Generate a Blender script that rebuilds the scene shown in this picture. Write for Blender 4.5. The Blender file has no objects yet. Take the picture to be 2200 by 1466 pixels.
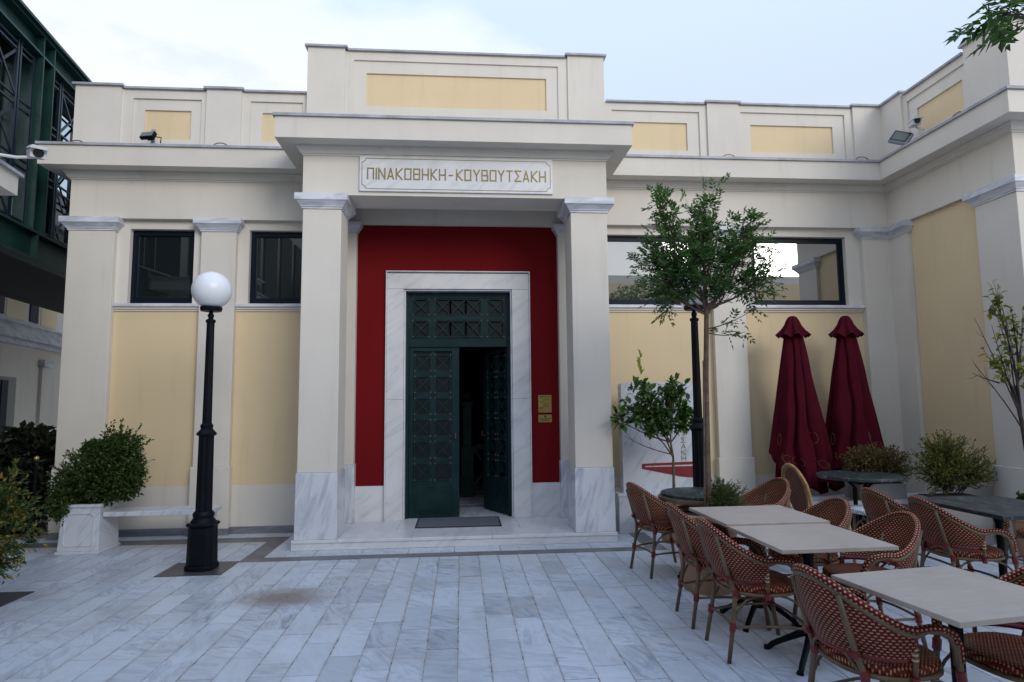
import bpy, math, random
from mathutils import Vector, Matrix
R = math.radians
random.seed(11)
sc = bpy.context.scene
col = sc.collection

# ---------------------------------------------------------------- camera
cam_d = bpy.data.cameras.new('camera')
cam = bpy.data.objects.new('camera', cam_d)
col.objects.link(cam)
sc.camera = cam
cam_d.sensor_width = 36.0
cam_d.lens = 36.0 * 1351.8 / 2200.0
cam_d.clip_start, cam_d.clip_end = 0.05, 2000
YAW, PIT, ROL = R(4.666), R(5.576), R(-0.5706)
fwd = Vector((math.sin(YAW) * math.cos(PIT), math.cos(YAW) * math.cos(PIT), math.sin(PIT)))
rgt = Vector((math.cos(YAW), -math.sin(YAW), 0))
upv = rgt.cross(fwd)
r2 = rgt * math.cos(ROL) + upv * math.sin(ROL)
u2 = -rgt * math.sin(ROL) + upv * math.cos(ROL)
cam.matrix_world = Matrix(((r2.x, u2.x, -fwd.x, 0), (r2.y, u2.y, -fwd.y, 0), (r2.z, u2.z, -fwd.z, 1.6), (0, 0, 0, 1)))

# ---------------------------------------------------------------- world + sun + exposure
SUN_EL, SUN_AZ = R(22), R(150)          # azimuth clockwise from +Y: behind the camera, to the right
w = bpy.data.worlds.new('World')
sc.world = w
w.use_nodes = True
nt = w.node_tree
nt.nodes.clear()
N = nt.nodes.new
wo = N('ShaderNodeOutputWorld'); bg = N('ShaderNodeBackground'); sky = N('ShaderNodeTexSky')
sky.sky_type = 'NISHITA'; sky.sun_disc = False
sky.sun_elevation = SUN_EL; sky.sun_rotation = SUN_AZ
sky.air_density = 1.0; sky.dust_density = 0.6; sky.ozone_density = 2.5
tc = N('ShaderNodeTexCoord')
mp = N('ShaderNodeMapping'); mp.inputs['Scale'].default_value = (1.0, 1.0, 2.6); mp.inputs['Location'].default_value = (0.35, 0.1, 0.2)
nz = N('ShaderNodeTexNoise'); nz.inputs['Scale'].default_value = 1.7; nz.inputs['Detail'].default_value = 7; nz.inputs['Roughness'].default_value = 0.55
rp = N('ShaderNodeValToRGB')
rp.color_ramp.elements[0].position = 0.445; rp.color_ramp.elements[0].color = (4.35, 5.08, 6.05, 1)   # thin veil, in the sky texture's own units
rp.color_ramp.elements[1].position = 0.54; rp.color_ramp.elements[1].color = (6.2, 6.25, 6.35, 1)   # white cloud
mx = N('ShaderNodeMix'); mx.data_type = 'RGBA'
sx = N('ShaderNodeSeparateXYZ')
rz = N('ShaderNodeMapRange'); rz.inputs['From Min'].default_value = 0.42; rz.inputs['From Max'].default_value = 0.80; rz.inputs['To Min'].default_value = 0.0; rz.inputs['To Max'].default_value = 1.0
zen = N('ShaderNodeMix'); zen.data_type = 'RGBA'; zen.inputs[7].default_value = (5.15, 6.6, 9.5, 1)   # luminous blue overhead
mx.inputs[0].default_value = 0.88
L = nt.links.new
L(tc.outputs['Generated'], mp.inputs['Vector']); L(mp.outputs['Vector'], nz.inputs['Vector'])
gx = N('ShaderNodeMapRange'); gx.clamp = True
for k_, v_ in (('From Min', -0.65), ('From Max', 0.45), ('To Min', 0.17), ('To Max', -0.10)): gx.inputs[k_].default_value = v_
gz = N('ShaderNodeMapRange')
for k_, v_ in (('From Min', 0.18), ('From Max', 0.62), ('To Min', 0.10), ('To Max', -0.05)): gz.inputs[k_].default_value = v_
a1 = N('ShaderNodeMath'); a1.operation = 'ADD'; a2 = N('ShaderNodeMath'); a2.operation = 'ADD'
L(sx.outputs['X'], gx.inputs['Value']); L(sx.outputs['Z'], gz.inputs['Value']); L(gx.outputs['Result'], a1.inputs[0]); L(gz.outputs['Result'], a1.inputs[1])
L(nz.outputs['Fac'], a2.inputs[0]); L(a1.outputs[0], a2.inputs[1]); L(a2.outputs[0], rp.inputs['Fac']); L(rp.outputs['Color'], zen.inputs[6]); L(zen.outputs[2], mx.inputs[7])
L(tc.outputs['Generated'], sx.inputs[0]); L(sx.outputs['Z'], rz.inputs['Value']); L(rz.outputs['Result'], zen.inputs[0])
L(sky.outputs['Color'], mx.inputs[6]); L(mx.outputs[2], bg.inputs['Color'])
bg.inputs['Strength'].default_value = 0.14
L(bg.outputs['Background'], wo.inputs['Surface'])

sd = bpy.data.lights.new('sun', 'SUN'); sd.energy = 1.25; sd.angle = R(28); sd.color = (1.0, 0.965, 0.92)
so = bpy.data.objects.new('sun', sd); col.objects.link(so)
sdir = Vector((math.sin(SUN_AZ) * math.cos(SUN_EL), math.cos(SUN_AZ) * math.cos(SUN_EL), math.sin(SUN_EL)))
so.rotation_euler = sdir.to_track_quat('Z', 'Y').to_euler(); so.location = sdir * 30

sc.view_settings.view_transform = 'Standard'
sc.view_settings.look = 'None'
sc.view_settings.gamma = 1
sc.view_settings.exposure = 0.32

# ---------------------------------------------------------------- mesh builder
WL = {}
class MB:
    def __init__(s, T=None):
        s.v = []; s.f = []; s.uv = []; s.tint = []; s.T = T; s.cm = 0; s.fm = []
    def vert(s, p):
        p = Vector(p)
        if s.T: p = s.T(p)
        s.v.append(p); return len(s.v) - 1
    def face(s, ids, uv=None, tint=None):
        s.f.append(list(ids)); s.uv.append(uv); s.tint.append(tint); s.fm.append(s.cm)
    def poly(s, pts, uv=None, tint=None):
        s.face([s.vert(p) for p in pts], uv, tint)
    def box(s, x0, x1, y0, y1, z0, z1):
        if x0 > x1: x0, x1 = x1, x0
        if y0 > y1: y0, y1 = y1, y0
        if z0 > z1: z0, z1 = z1, z0
        i = [s.vert(p) for p in ((x0,y0,z0),(x1,y0,z0),(x1,y1,z0),(x0,y1,z0),(x0,y0,z1),(x1,y0,z1),(x1,y1,z1),(x0,y1,z1))]
        for q in ((0,3,2,1),(4,5,6,7),(0,1,5,4),(1,2,6,5),(2,3,7,6),(3,0,4,7)): s.face([i[k] for k in q])
        return s
    def frustum(s, a, z0, b, z1):
        """a, b = (x0,x1,y0,y1) rectangles at z0 and z1"""
        i = [s.vert(p) for p in ((a[0],a[2],z0),(a[1],a[2],z0),(a[1],a[3],z0),(a[0],a[3],z0),(b[0],b[2],z1),(b[1],b[2],z1),(b[1],b[3],z1),(b[0],b[3],z1))]
        for q in ((0,3,2,1),(4,5,6,7),(0,1,5,4),(1,2,6,5),(2,3,7,6),(3,0,4,7)): s.face([i[k] for k in q])
        return s
    def prism(s, pts, h):
        """closed polygon pts (3D, planar) extruded by vector h"""
        h = Vector(h); n = len(pts)
        a = [s.vert(p) for p in pts]; b = [s.vert(Vector(p) + h) for p in pts]
        s.face(a[::-1]); s.face(b)
        for k in range(n): s.face((a[k], a[(k+1) % n], b[(k+1) % n], b[k]))
        return s
    def bar(s, p, q, wd, dp, up=(0,0,1)):
        """rectangular bar from p to q: wd across (in the plane perpendicular to up), dp along up"""
        p = Vector(p); q = Vector(q); d = (q - p).normalized(); up = Vector(up)
        sd_ = d.cross(up).normalized() * wd / 2; u_ = sd_.cross(d).normalized() * dp / 2
        i = [s.vert(c) for c in (p-sd_-u_, p+sd_-u_, p+sd_+u_, p-sd_+u_, q-sd_-u_, q+sd_-u_, q+sd_+u_, q-sd_+u_)]
        for k in ((0,3,2,1),(4,5,6,7),(0,1,5,4),(1,2,6,5),(2,3,7,6),(3,0,4,7)): s.face([i[j] for j in k])
        return s
    def tube(s, pts, r, n=8, caps=True, uvs=None, twist=None):
        pts = [Vector(p) for p in pts]; m = len(pts)
        rr = r if isinstance(r, (list, tuple)) else [r] * m
        rings = []; ref = None; dist = 0; ds = []
        for k, p in enumerate(pts):
            t = (pts[min(k+1, m-1)] - pts[max(k-1, 0)]).normalized()
            if ref is None:
                ref = Vector((0,0,1)) if abs(t.z) < 0.9 else Vector((1,0,0))
            a = (ref - t * ref.dot(t))
            if a.length < 1e-5: a = t.orthogonal()
            a.normalize(); ref = a; b = t.cross(a)
            if k: dist += (p - pts[k-1]).length
            ds.append(dist)
            rings.append([s.vert(p + (a * math.cos(2*math.pi*j/n) + b * math.sin(2*math.pi*j/n)) * rr[k]) for j in range(n)])
        for k in range(m-1):
            for j in range(n):
                uv = None
                if uvs:
                    uv = [(ds[k], j*uvs/n), (ds[k], (j+1)*uvs/n), (ds[k+1], (j+1)*uvs/n), (ds[k+1], j*uvs/n)]
                s.face((rings[k][j], rings[k][(j+1) % n], rings[k+1][(j+1) % n], rings[k+1][j]), uv)
        if caps:
            s.face(rings[0][::-1]); s.face(rings[-1])
        return s
    def lathe(s, prof, c=(0,0,0), n=24, fl=None):
        """prof: list of (r, z); fl(theta, r, z) may modulate the radius"""
        c = Vector(c); rings = []
        for r, z in prof:
            ring = []
            for j in range(n):
                th = 2*math.pi*j/n
                q = fl(th, r, z) if fl else r
                ring.append(s.vert(c + Vector((q*math.cos(th), q*math.sin(th), z))))
            rings.append(ring)
        for k in range(len(rings)-1):
            for j in range(n): s.face((rings[k][j], rings[k][(j+1) % n], rings[k+1][(j+1) % n], rings[k+1][j]))
        s.face(rings[0][::-1]); s.face(rings[-1])
        return s
    def sweep(s, path, prof, closed=False):
        """horizontal sweep of a closed (out, z) profile along a plan path, outward = right-hand side of travel, mitred"""
        P = [Vector((p[0], p[1])) for p in path]; n = len(P); rings = []
        for k in range(n):
            def nrm(a, b):
                d = (b - a).normalized(); return Vector((d.y, -d.x))
            if closed or 0 < k < n-1:
                n1 = nrm(P[k-1], P[k]); n2 = nrm(P[k], P[(k+1) % n]); m = n1 + n2; m = m / m.dot(n1)
            elif k == 0: m = nrm(P[0], P[1])
            else: m = nrm(P[-2], P[-1])
            rings.append([s.vert((P[k].x + m.x*o, P[k].y + m.y*o, z)) for o, z in prof])
        q = len(prof)
        for k in range(n if closed else n-1):
            a, b = rings[k], rings[(k+1) % n]
            for j in range(q): s.face((a[j], a[(j+1) % q], b[(j+1) % q], b[j]))
        if not closed:
            s.face(rings[0][::-1]); s.face(rings[-1])
        return s
    def sphere(s, c, r, n=12, m=8, sc3=(1,1,1)):
        prof = []
        c = Vector(c); rings = []
        for i in range(1, m):
            ph = math.pi*i/m - math.pi/2
            rings.append([s.vert(c + Vector((r*sc3[0]*math.cos(ph)*math.cos(2*math.pi*j/n), r*sc3[1]*math.cos(ph)*math.sin(2*math.pi*j/n), r*sc3[2]*math.sin(ph)))) for j in range(n)])
        b = s.vert(c - Vector((0,0,r*sc3[2]))); t = s.vert(c + Vector((0,0,r*sc3[2])))
        for k in range(len(rings)-1):
            for j in range(n): s.face((rings[k][j], rings[k][(j+1) % n], rings[k+1][(j+1) % n], rings[k+1][j]))
        for j in range(n):
            s.face((b, rings[0][(j+1) % n], rings[0][j])); s.face((t, rings[-1][j], rings[-1][(j+1) % n]))
        return s
    def leaf(s, p, d, nrm, ln, wd, fold=0.25):
        """a folded leaf: base p, direction d, upper side nrm"""
        d = d.normalized(); sd_ = d.cross(nrm)
        if sd_.length < 1e-4: sd_ = d.orthogonal()
        sd_.normalize(); up = sd_.cross(d)
        a = s.vert(p); t = s.vert(p + d*ln - up*ln*0.12)
        m1 = s.vert(p + d*ln*0.45 + sd_*wd/2 + up*wd*fold); m2 = s.vert(p + d*ln*0.45 - sd_*wd/2 + up*wd*fold)
        s.face((a, t, m1)); s.face((a, m2, t))
    def bigleaf(s, p, d, nrm, ln, wd):
        d = d.normalized(); sd_ = d.cross(nrm)
        if sd_.length < 1e-4: sd_ = d.orthogonal()
        sd_.normalize(); up = sd_.cross(d)
        a = s.vert(p); c1 = s.vert(p + d*ln*0.35); c2 = s.vert(p + d*ln*0.72 - up*ln*0.05); t = s.vert(p + d*ln - up*ln*0.16)
        for g in (1, -1):
            m1 = s.vert(p + d*ln*0.3 + sd_*g*wd*0.46 + up*wd*0.16); m2 = s.vert(p + d*ln*0.68 + sd_*g*wd*0.42 + up*wd*0.1)
            if g > 0:
                s.face((a, c1, m1)); s.face((c1, c2, m2, m1)); s.face((c2, t, m2))
            else:
                s.face((a, m1, c1)); s.face((c1, m1, m2, c2)); s.face((c2, m2, t))
    def build(s, name, mat, parent=None, loc=None, smooth=False, bevel=0, local=False):
        """coordinates are world coordinates unless local; parented meshes get the parent's frame"""
        o3 = Vector((0,0,0))
        if not local:
            if parent is not None: o3 = WL.get(parent.name_full, Vector((0,0,0)))
            elif loc is not None: o3 = Vector(loc)
        me = bpy.data.meshes.new(name)
        me.from_pydata([tuple(v - o3) for v in s.v], [], s.f)
        if any(u is not None for u in s.uv):
            ul = me.uv_layers.new(name='UVMap'); k = 0
            for f, u in zip(s.f, s.uv):
                for j in range(len(f)):
                    ul.data[k].uv = u[j] if u else (0, 0); k += 1
        if any(t is not None for t in s.tint):
            ca = me.color_attributes.new('tint', 'FLOAT_COLOR', 'CORNER'); k = 0
            for f, t in zip(s.f, s.tint):
                for j in range(len(f)):
                    ca.data[k].color = (t[0], t[1], t[2], 1) if t else (0.5, 0.5, 0.5, 1); k += 1
        if smooth:
            for p in me.polygons: p.use_smooth = True
        for mm in (mat if isinstance(mat, (list, tuple)) else [mat]): me.materials.append(mm)
        if any(s.fm): me.polygons.foreach_set('material_index', s.fm)
        ob = bpy.data.objects.new(name, me); col.objects.link(ob)
        if parent is not None:
            ob.parent = parent; WL[ob.name_full] = o3
        elif loc is not None and not local:
            ob.location = loc; WL[ob.name_full] = Vector(loc)
        if bevel:
            b = ob.modifiers.new('bevel', 'BEVEL'); b.width = bevel; b.segments = 2; b.limit_method = 'ANGLE'; b.angle_limit = R(40)
        if smooth and smooth != 'all':
            try: me.set_sharp_from_angle(angle=R(40))
            except Exception: pass
        return ob

def thing(name, label, cat, loc=(0,0,0), rz=0, group=None):
    o = bpy.data.objects.new(name, None); col.objects.link(o)
    o.empty_display_size = 0.1
    o.location = loc; o.rotation_euler = (0, 0, rz)
    WL[o.name_full] = Vector(loc)
    return tag(o, label, cat, group)
def tag(o, label=None, cat=None, group=None, kind=None):
    if label: o['label'] = label
    if cat: o['category'] = cat
    if group: o['group'] = group
    if kind: o['kind'] = kind
    return o
def dup(root, loc, rz, label):
    r = root.copy(); col.objects.link(r); r.location = loc; r.rotation_euler = (0, 0, rz); r['label'] = label
    for ch in list(root.children):
        c = ch.copy(); col.objects.link(c); c.parent = r
        for g in list(ch.children):
            d = g.copy(); col.objects.link(d); d.parent = c
    return r

# ---------------------------------------------------------------- materials
def newmat(name):
    m = bpy.data.materials.new(name); m.use_nodes = True
    t = m.node_tree; b = t.nodes['Principled BSDF']
    return m, t, b
def nd(t, k, **kw):
    n = t.nodes.new(k)
    for a, v in kw.items(): setattr(n, a, v)
    return n
def ramp(t, e):
    n = t.nodes.new('ShaderNodeValToRGB'); cr = n.color_ramp
    while len(cr.elements) < len(e): cr.elements.new(0.5)
    for x, (p, c) in zip(cr.elements, e):
        x.position = p; x.color = (c, c, c, 1) if isinstance(c, (int, float)) else (c[0], c[1], c[2], 1)
    return n
def mixc(t, fac, a, b, mode='MIX'):
    n = t.nodes.new('ShaderNodeMix'); n.data_type = 'RGBA'; n.blend_type = mode
    for sk, v in ((n.inputs[0], fac), (n.inputs[6], a), (n.inputs[7], b)):
        if hasattr(v, 'is_output') or isinstance(v, bpy.types.NodeSocket): t.links.new(v, sk)
        elif isinstance(v, (int, float)): sk.default_value = v if sk.type == 'VALUE' else (v, v, v, 1)
        else: sk.default_value = (v[0], v[1], v[2], 1)
    return n.outputs[2]
def noise(t, vec, scale, detail=4, rough=0.5, dist=0.0):
    n = t.nodes.new('ShaderNodeTexNoise'); n.inputs['Scale'].default_value = scale; n.inputs['Detail'].default_value = detail
    n.inputs['Roughness'].default_value = rough; n.inputs['Distortion'].default_value = dist
    if vec is not None: t.links.new(vec, n.inputs['Vector'])
    return n.outputs['Fac']
def mapping(t, vec, scale=(1,1,1), rot=(0,0,0), loc=(0,0,0)):
    n = t.nodes.new('ShaderNodeMapping'); n.inputs['Scale'].default_value = scale; n.inputs['Rotation'].default_value = rot; n.inputs['Location'].default_value = loc
    t.links.new(vec, n.inputs['Vector']); return n.outputs['Vector']
def objco(t): return t.nodes.new('ShaderNodeTexCoord').outputs['Object']
def bump(t, b, h, strength, dist=0.01):
    n = t.nodes.new('ShaderNodeBump'); n.inputs['Strength'].default_value = strength; n.inputs['Distance'].default_value = dist
    t.links.new(h, n.inputs['Height']); t.links.new(n.outputs['Normal'], b.inputs['Normal'])

def plaster(name, c, rough=0.85, var=0.09):
    m, t, b = newmat(name); co = objco(t)
    n1 = noise(t, co, 0.9, 5, 0.55)
    r1 = ramp(t, [(0.3, 1 - var), (0.7, 1 + var*0.25)]); t.links.new(n1, r1.inputs['Fac'])
    n2 = noise(t, mapping(t, co, (3.5, 3.5, 0.35)), 2.0, 6, 0.6)
    r2_ = ramp(t, [(0.30, 1 - var*0.9), (0.42, 1 - var*0.15), (0.6, 1.0)]); t.links.new(n2, r2_.inputs['Fac'])
    c1 = mixc(t, 1.0, c, r1.outputs['Color'], 'MULTIPLY'); c2 = mixc(t, 1.0, c1, r2_.outputs['Color'], 'MULTIPLY')
    t.links.new(c2, b.inputs['Base Color']); b.inputs['Roughness'].default_value = rough
    b.inputs['Specular IOR Level'].default_value = 0.25
    bump(t, b, noise(t, co, 55, 4, 0.6), 0.12, 0.006)
    return m
def marble(name, base, vein, scale=1.0, rot=(0, 0.5, 0.4), rough=0.32, contrast=(0.42, 0.62), dirt=0.0):
    m, t, b = newmat(name); co = objco(t)
    mpv = mapping(t, co, (scale, scale, scale), rot)
    st = mapping(t, mpv, (1.2, 1.2, 7.0))
    n1 = noise(t, st, 1.1, 8, 0.62, 0.9)
    rv = ramp(t, [(contrast[0], 0.0), (contrast[1], 1.0)]); t.links.new(n1, rv.inputs['Fac'])
    n2 = noise(t, mpv, 1.3, 5, 0.6, 0.4)
    c1 = mixc(t, rv.outputs['Color'], base, vein)
    r2_ = ramp(t, [(0.3, 0.88), (0.7, 1.05)]); t.links.new(n2, r2_.inputs['Fac'])
    c2 = mixc(t, 1.0, c1, r2_.outputs['Color'], 'MULTIPLY')
    if dirt:
        n3 = noise(t, co, 3.0, 6, 0.7)
        r3 = ramp(t, [(0.55, 0.0), (0.75, dirt)]); t.links.new(n3, r3.inputs['Fac'])
        c2 = mixc(t, r3.outputs['Color'], c2, (0.30, 0.22, 0.14))
    t.links.new(c2, b.inputs['Base Color']); b.inputs['Roughness'].default_value = rough
    bump(t, b, noise(t, co, 40, 3, 0.5), 0.03, 0.004)
    return m
def plain(name, c, rough=0.5, metal=0.0, var=0.15, scale=6.0, bmp=0.0, spec=0.5, bscale=40):
    m, t, b = newmat(name); co = objco(t)
    n1 = noise(t, co, scale, 5, 0.6)
    r1 = ramp(t, [(0.3, 1 - var), (0.7, 1 + var)]); t.links.new(n1, r1.inputs['Fac'])
    t.links.new(mixc(t, 1.0, c, r1.outputs['Color'], 'MULTIPLY'), b.inputs['Base Color'])
    b.inputs['Roughness'].default_value = rough; b.inputs['Metallic'].default_value = metal; b.inputs['Specular IOR Level'].default_value = spec
    if bmp: bump(t, b, noise(t, co, bscale, 4, 0.6), bmp, 0.005)
    return m
def foliage(name, cols, rough=0.45, transl=0.22):
    """cols: list of (position, colour) over a random value per leaf"""
    m, t, b = newmat(name)
    g = nd(t, 'ShaderNodeNewGeometry')
    r = ramp(t, cols); t.links.new(g.outputs['Random Per Island'], r.inputs['Fac'])
    t.links.new(r.outputs['Color'], b.inputs['Base Color']); b.inputs['Roughness'].default_value = rough
    b.inputs['Specular IOR Level'].default_value = 0.35
    tr = nd(t, 'ShaderNodeBsdfTranslucent'); t.links.new(mixc(t, 1.0, r.outputs['Color'], (1.3, 1.5, 0.6), 'MULTIPLY'), tr.inputs['Color'])
    ms = nd(t, 'ShaderNodeMixShader'); ms.inputs[0].default_value = transl
    t.links.new(b.outputs[0], ms.inputs[1]); t.links.new(tr.outputs[0], ms.inputs[2])
    t.links.new(ms.outputs[0], t.nodes['Material Output'].inputs['Surface'])
    return m
def glassmat(name, tint, refl, dark):
    m, t, b = newmat(name)
    gl = nd(t, 'ShaderNodeBsdfGlossy'); gl.inputs['Roughness'].default_value = 0.015; gl.inputs['Color'].default_value = (*tint, 1)
    b.inputs['Base Color'].default_value = (*dark, 1); b.inputs['Roughness'].default_value = 0.4; b.inputs['Specular IOR Level'].default_value = 0.2
    fr = nd(t, 'ShaderNodeFresnel'); fr.inputs['IOR'].default_value = 1.5
    ad = nd(t, 'ShaderNodeMath', operation='ADD'); ad.use_clamp = True; ad.inputs[1].default_value = refl
    t.links.new(fr.outputs[0], ad.inputs[0])
    ms = nd(t, 'ShaderNodeMixShader'); t.links.new(ad.outputs[0], ms.inputs[0]); t.links.new(b.outputs[0], ms.inputs[1]); t.links.new(gl.outputs[0], ms.inputs[2])
    t.links.new(ms.outputs[0], t.nodes['Material Output'].inputs['Surface'])
    return m
def weave(name, base, dot, bw=0.0245, rh=0.0215, mort=0.0070, rough=0.5):
    m, t, b = newmat(name)
    uv = nd(t, 'ShaderNodeTexCoord').outputs['UV']
    br = nd(t, 'ShaderNodeTexBrick'); t.links.new(mapping(t, uv, (1, 1.6, 1)), br.inputs['Vector'])
    br.inputs['Scale'].default_value = 1.0; br.inputs['Brick Width'].default_value = bw; br.inputs['Row Height'].default_value = rh
    br.inputs['Mortar Size'].default_value = mort; br.inputs['Mortar Smooth'].default_value = 0.3; br.inputs['Bias'].default_value = 0
    br.inputs['Color1'].default_value = (*dot, 1); br.inputs['Color2'].default_value = (dot[0]*0.85, dot[1]*0.8, dot[2]*0.72, 1); br.inputs['Mortar'].default_value = (*base, 1)
    n1 = noise(t, objco(t), 9, 4, 0.6); r1 = ramp(t, [(0.3, 0.75), (0.7, 1.15)]); t.links.new(n1, r1.inputs['Fac'])
    t.links.new(mixc(t, 1.0, br.outputs['Color'], r1.outputs['Color'], 'MULTIPLY'), b.inputs['Base Color'])
    b.inputs['Roughness'].default_value = rough; b.inputs['Specular IOR Level'].default_value = 0.2
    inv = nd(t, 'ShaderNodeMath', operation='SUBTRACT'); inv.inputs[0].default_value = 1.0; t.links.new(br.outputs['Fac'], inv.inputs[1])
    bump(t, b, inv.outputs[0], 0.5, 0.003)
    return m

CREAM = (0.675, 0.630, 0.560)
M = {}
M['cream'] = plaster('cream_plaster', CREAM)
M['yellow'] = plaster('yellow_plaster', (0.70, 0.555, 0.345), var=0.06)
M['red'] = plaster('red_plaster', (0.165, 0.0075, 0.010), rough=0.8, var=0.12)
M['red'].node_tree.nodes['Principled BSDF'].inputs['Specular IOR Level'].default_value = 0.08
M['cap'] = marble('grey_white_marble', (0.68, 0.69, 0.73), (0.46, 0.48, 0.54), 1.6, (0.2, 0.1, 0.3), 0.45)
M['white_marble'] = marble('white_marble', (0.68, 0.68, 0.69), (0.53, 0.54, 0.58), 1.1, (0.0, 0.65, 0.2), 0.3, (0.47, 0.72), 0.16)
M['plinth'] = marble('veined_marble', (0.66, 0.68, 0.72), (0.36, 0.41, 0.50), 1.5, (0.1, 1.35, 0.3), 0.35, (0.46, 0.70), 0.10)
M['coping'] = plain('grey_coping', (0.34, 0.35, 0.38), 0.6, 0, 0.25, 5)
M['skirt'] = marble('grey_skirting', (0.25, 0.25, 0.27), (0.16, 0.17, 0.19), 2.0, (0, 0, 0), 0.45)
M['grey_slab'] = marble('dark_grey_slab', (0.17, 0.165, 0.165), (0.11, 0.11, 0.115), 1.6, (0, 0.2, 0), 0.4)
M['black_slab'] = marble('black_slab', (0.075, 0.073, 0.075), (0.05, 0.05, 0.052), 1.6, (0, 0.2, 0), 0.35)
M['frame'] = plain('dark_blue_frame', (0.006, 0.010, 0.018), 0.4, 0, 0.2, 6, 0, 0.15)
M['glass'] = glassmat('window_glass', (0.80, 0.81, 0.82), 0.50, (0.012, 0.013, 0.014))
M['glass_shade'] = glassmat('shaded_window_glass', (0.62, 0.68, 0.70), -0.025, (0.004, 0.006, 0.007))
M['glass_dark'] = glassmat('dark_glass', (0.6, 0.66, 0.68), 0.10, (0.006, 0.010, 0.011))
M['door'] = plain('dark_green_paint', (0.007, 0.026, 0.028), 0.42, 0, 0.25, 8, 0.05, 0.16)
M['boss'] = plain('bronze_boss', (0.16, 0.09, 0.06), 0.45, 0.6, 0.2)
M['green_steel'] = plain('green_steel', (0.004, 0.029, 0.024), 0.45, 0, 0.35, 2.5, 0.04, 0.3)
M['blue_steel'] = plain('blue_green_steel', (0.006, 0.016, 0.025), 0.4, 0, 0.25, 3, 0, 0.25)
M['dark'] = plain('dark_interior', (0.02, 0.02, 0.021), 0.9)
M['gold'] = plain('gilded', (0.23, 0.17, 0.055), 0.42, 0.35, 0.2, 20)
M['brass'] = plain('brass', (0.42, 0.30, 0.10), 0.36, 0.8, 0.35, 12)
M['engrave'] = plain('engraving', (0.05, 0.035, 0.012), 0.6)
M['iron'] = plain('black_iron', (0.004, 0.005, 0.008), 0.45, 0, 0.3, 9, 0.06, 0.12)
M['mat'] = plain('grey_mat', (0.125, 0.135, 0.155), 0.95, 0, 0.25, 60, 0.3, 0.1, 250)
M['mat_edge'] = plain('black_rubber', (0.012, 0.012, 0.014), 0.7)
M['globe'] = None
M['white_paint'] = plain('white_paint', (0.62, 0.62, 0.62), 0.4, 0, 0.06)
M['lens'] = plain('lens_black', (0.01, 0.01, 0.011), 0.15)
M['lampglass'] = plain('flood_glass', (0.16, 0.18, 0.16), 0.5, 0, 0.1, 6, 0, 0.2)
M['terracotta'] = plain('terracotta', (0.34, 0.185, 0.115), 0.8, 0, 0.25, 5, 0.15)
M['soil'] = plain('soil', (0.035, 0.026, 0.018), 0.95, 0, 0.5, 30, 0.6)
M['bark'] = plain('bark', (0.13, 0.095, 0.075), 0.9, 0, 0.4, 12, 0.5, 0.2, 60)
M['darkbark'] = plain('dark_bark', (0.045, 0.036, 0.032), 0.9, 0, 0.4, 12, 0.4, 0.2, 60)
M['canvas'] = plain('burgundy_canvas', (0.058, 0.003, 0.0095), 0.9, 0, 0.18, 4, 0.12, 0.1, 120)
M['gold_print'] = plain('gold_print', (0.12, 0.036, 0.012), 0.6, 0, 0.2)
M['rattan'] = weave('red_cream_weave', (0.10, 0.0045, 0.006), (0.41, 0.275, 0.14))
M['rattan_seat'] = weave('red_cream_seat_weave', (0.115, 0.0055, 0.0065), (0.42, 0.275, 0.12), 0.019, 0.022, 0.0064, 0.45)
M['rope'] = weave('red_cream_edge', (0.12, 0.0055, 0.007), (0.58, 0.42, 0.24), 0.022, 0.028, 0.0080)
M['wrap'] = plain('red_binding', (0.15, 0.008, 0.011), 0.45, 0, 0.2, 30)
M['cane'] = plain('brown_cane', (0.120, 0.078, 0.040), 0.42, 0, 0.25, 14)
M['cream_cane'] = plain('cream_cane', (0.46, 0.34, 0.20), 0.5)
M['cane_light'] = plain('honey_cane', (0.36, 0.19, 0.075), 0.4, 0, 0.35, 16)
M['white_weave'] = weave('white_weave', (0.30, 0.33, 0.38), (0.75, 0.78, 0.80), 0.02, 0.032, 0.004)
M['top'] = None
M['dark_marble'] = marble('dark_green_marble', (0.022, 0.031, 0.034), (0.13, 0.155, 0.16), 5.0, (0.3, 1.2, 0.7), 0.45, (0.54, 0.66))
M['dark_marble'].node_tree.nodes['Principled BSDF'].inputs['Specular IOR Level'].default_value = 0.3
M['stele'] = marble('stele_marble', (0.62, 0.64, 0.68), (0.36, 0.40, 0.47), 1.5, (0.4, 0.9, 0.5), 0.38, (0.50, 0.74))
M['redpaint'] = plain('red_paint', (0.22, 0.012, 0.018), 0.5)
M['concrete'] = plaster('grey_concrete', (0.30, 0.29, 0.27))
M['box_leaf'] = foliage('boxwood_leaf', [(0, (0.018, 0.040, 0.009)), (0.55, (0.042, 0.080, 0.017)), (0.88, (0.080, 0.120, 0.026)), (1, (0.11, 0.085, 0.024))])
M['tree_leaf'] = foliage('pinnate_leaf', [(0, (0.024, 0.062, 0.022)), (0.5, (0.055, 0.118, 0.038)), (1, (0.12, 0.20, 0.065))], 0.38, 0.35)
M['citrus_leaf'] = foliage('citrus_leaf', [(0, (0.026, 0.070, 0.018)), (0.6, (0.06, 0.13, 0.028)), (0.93, (0.11, 0.19, 0.04)), (1, (0.24, 0.28, 0.05))], 0.32)
M['fresh_leaf'] = foliage('fresh_leaf', [(0, (0.20, 0.25, 0.04)), (1, (0.34, 0.36, 0.07))], 0.4, 0.3)
M['yellow_leaf'] = foliage('yellowing_leaf', [(0, (0.06, 0.085, 0.014)), (0.6, (0.12, 0.14, 0.02)), (1, (0.33, 0.26, 0.03))], 0.4, 0.3)
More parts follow.
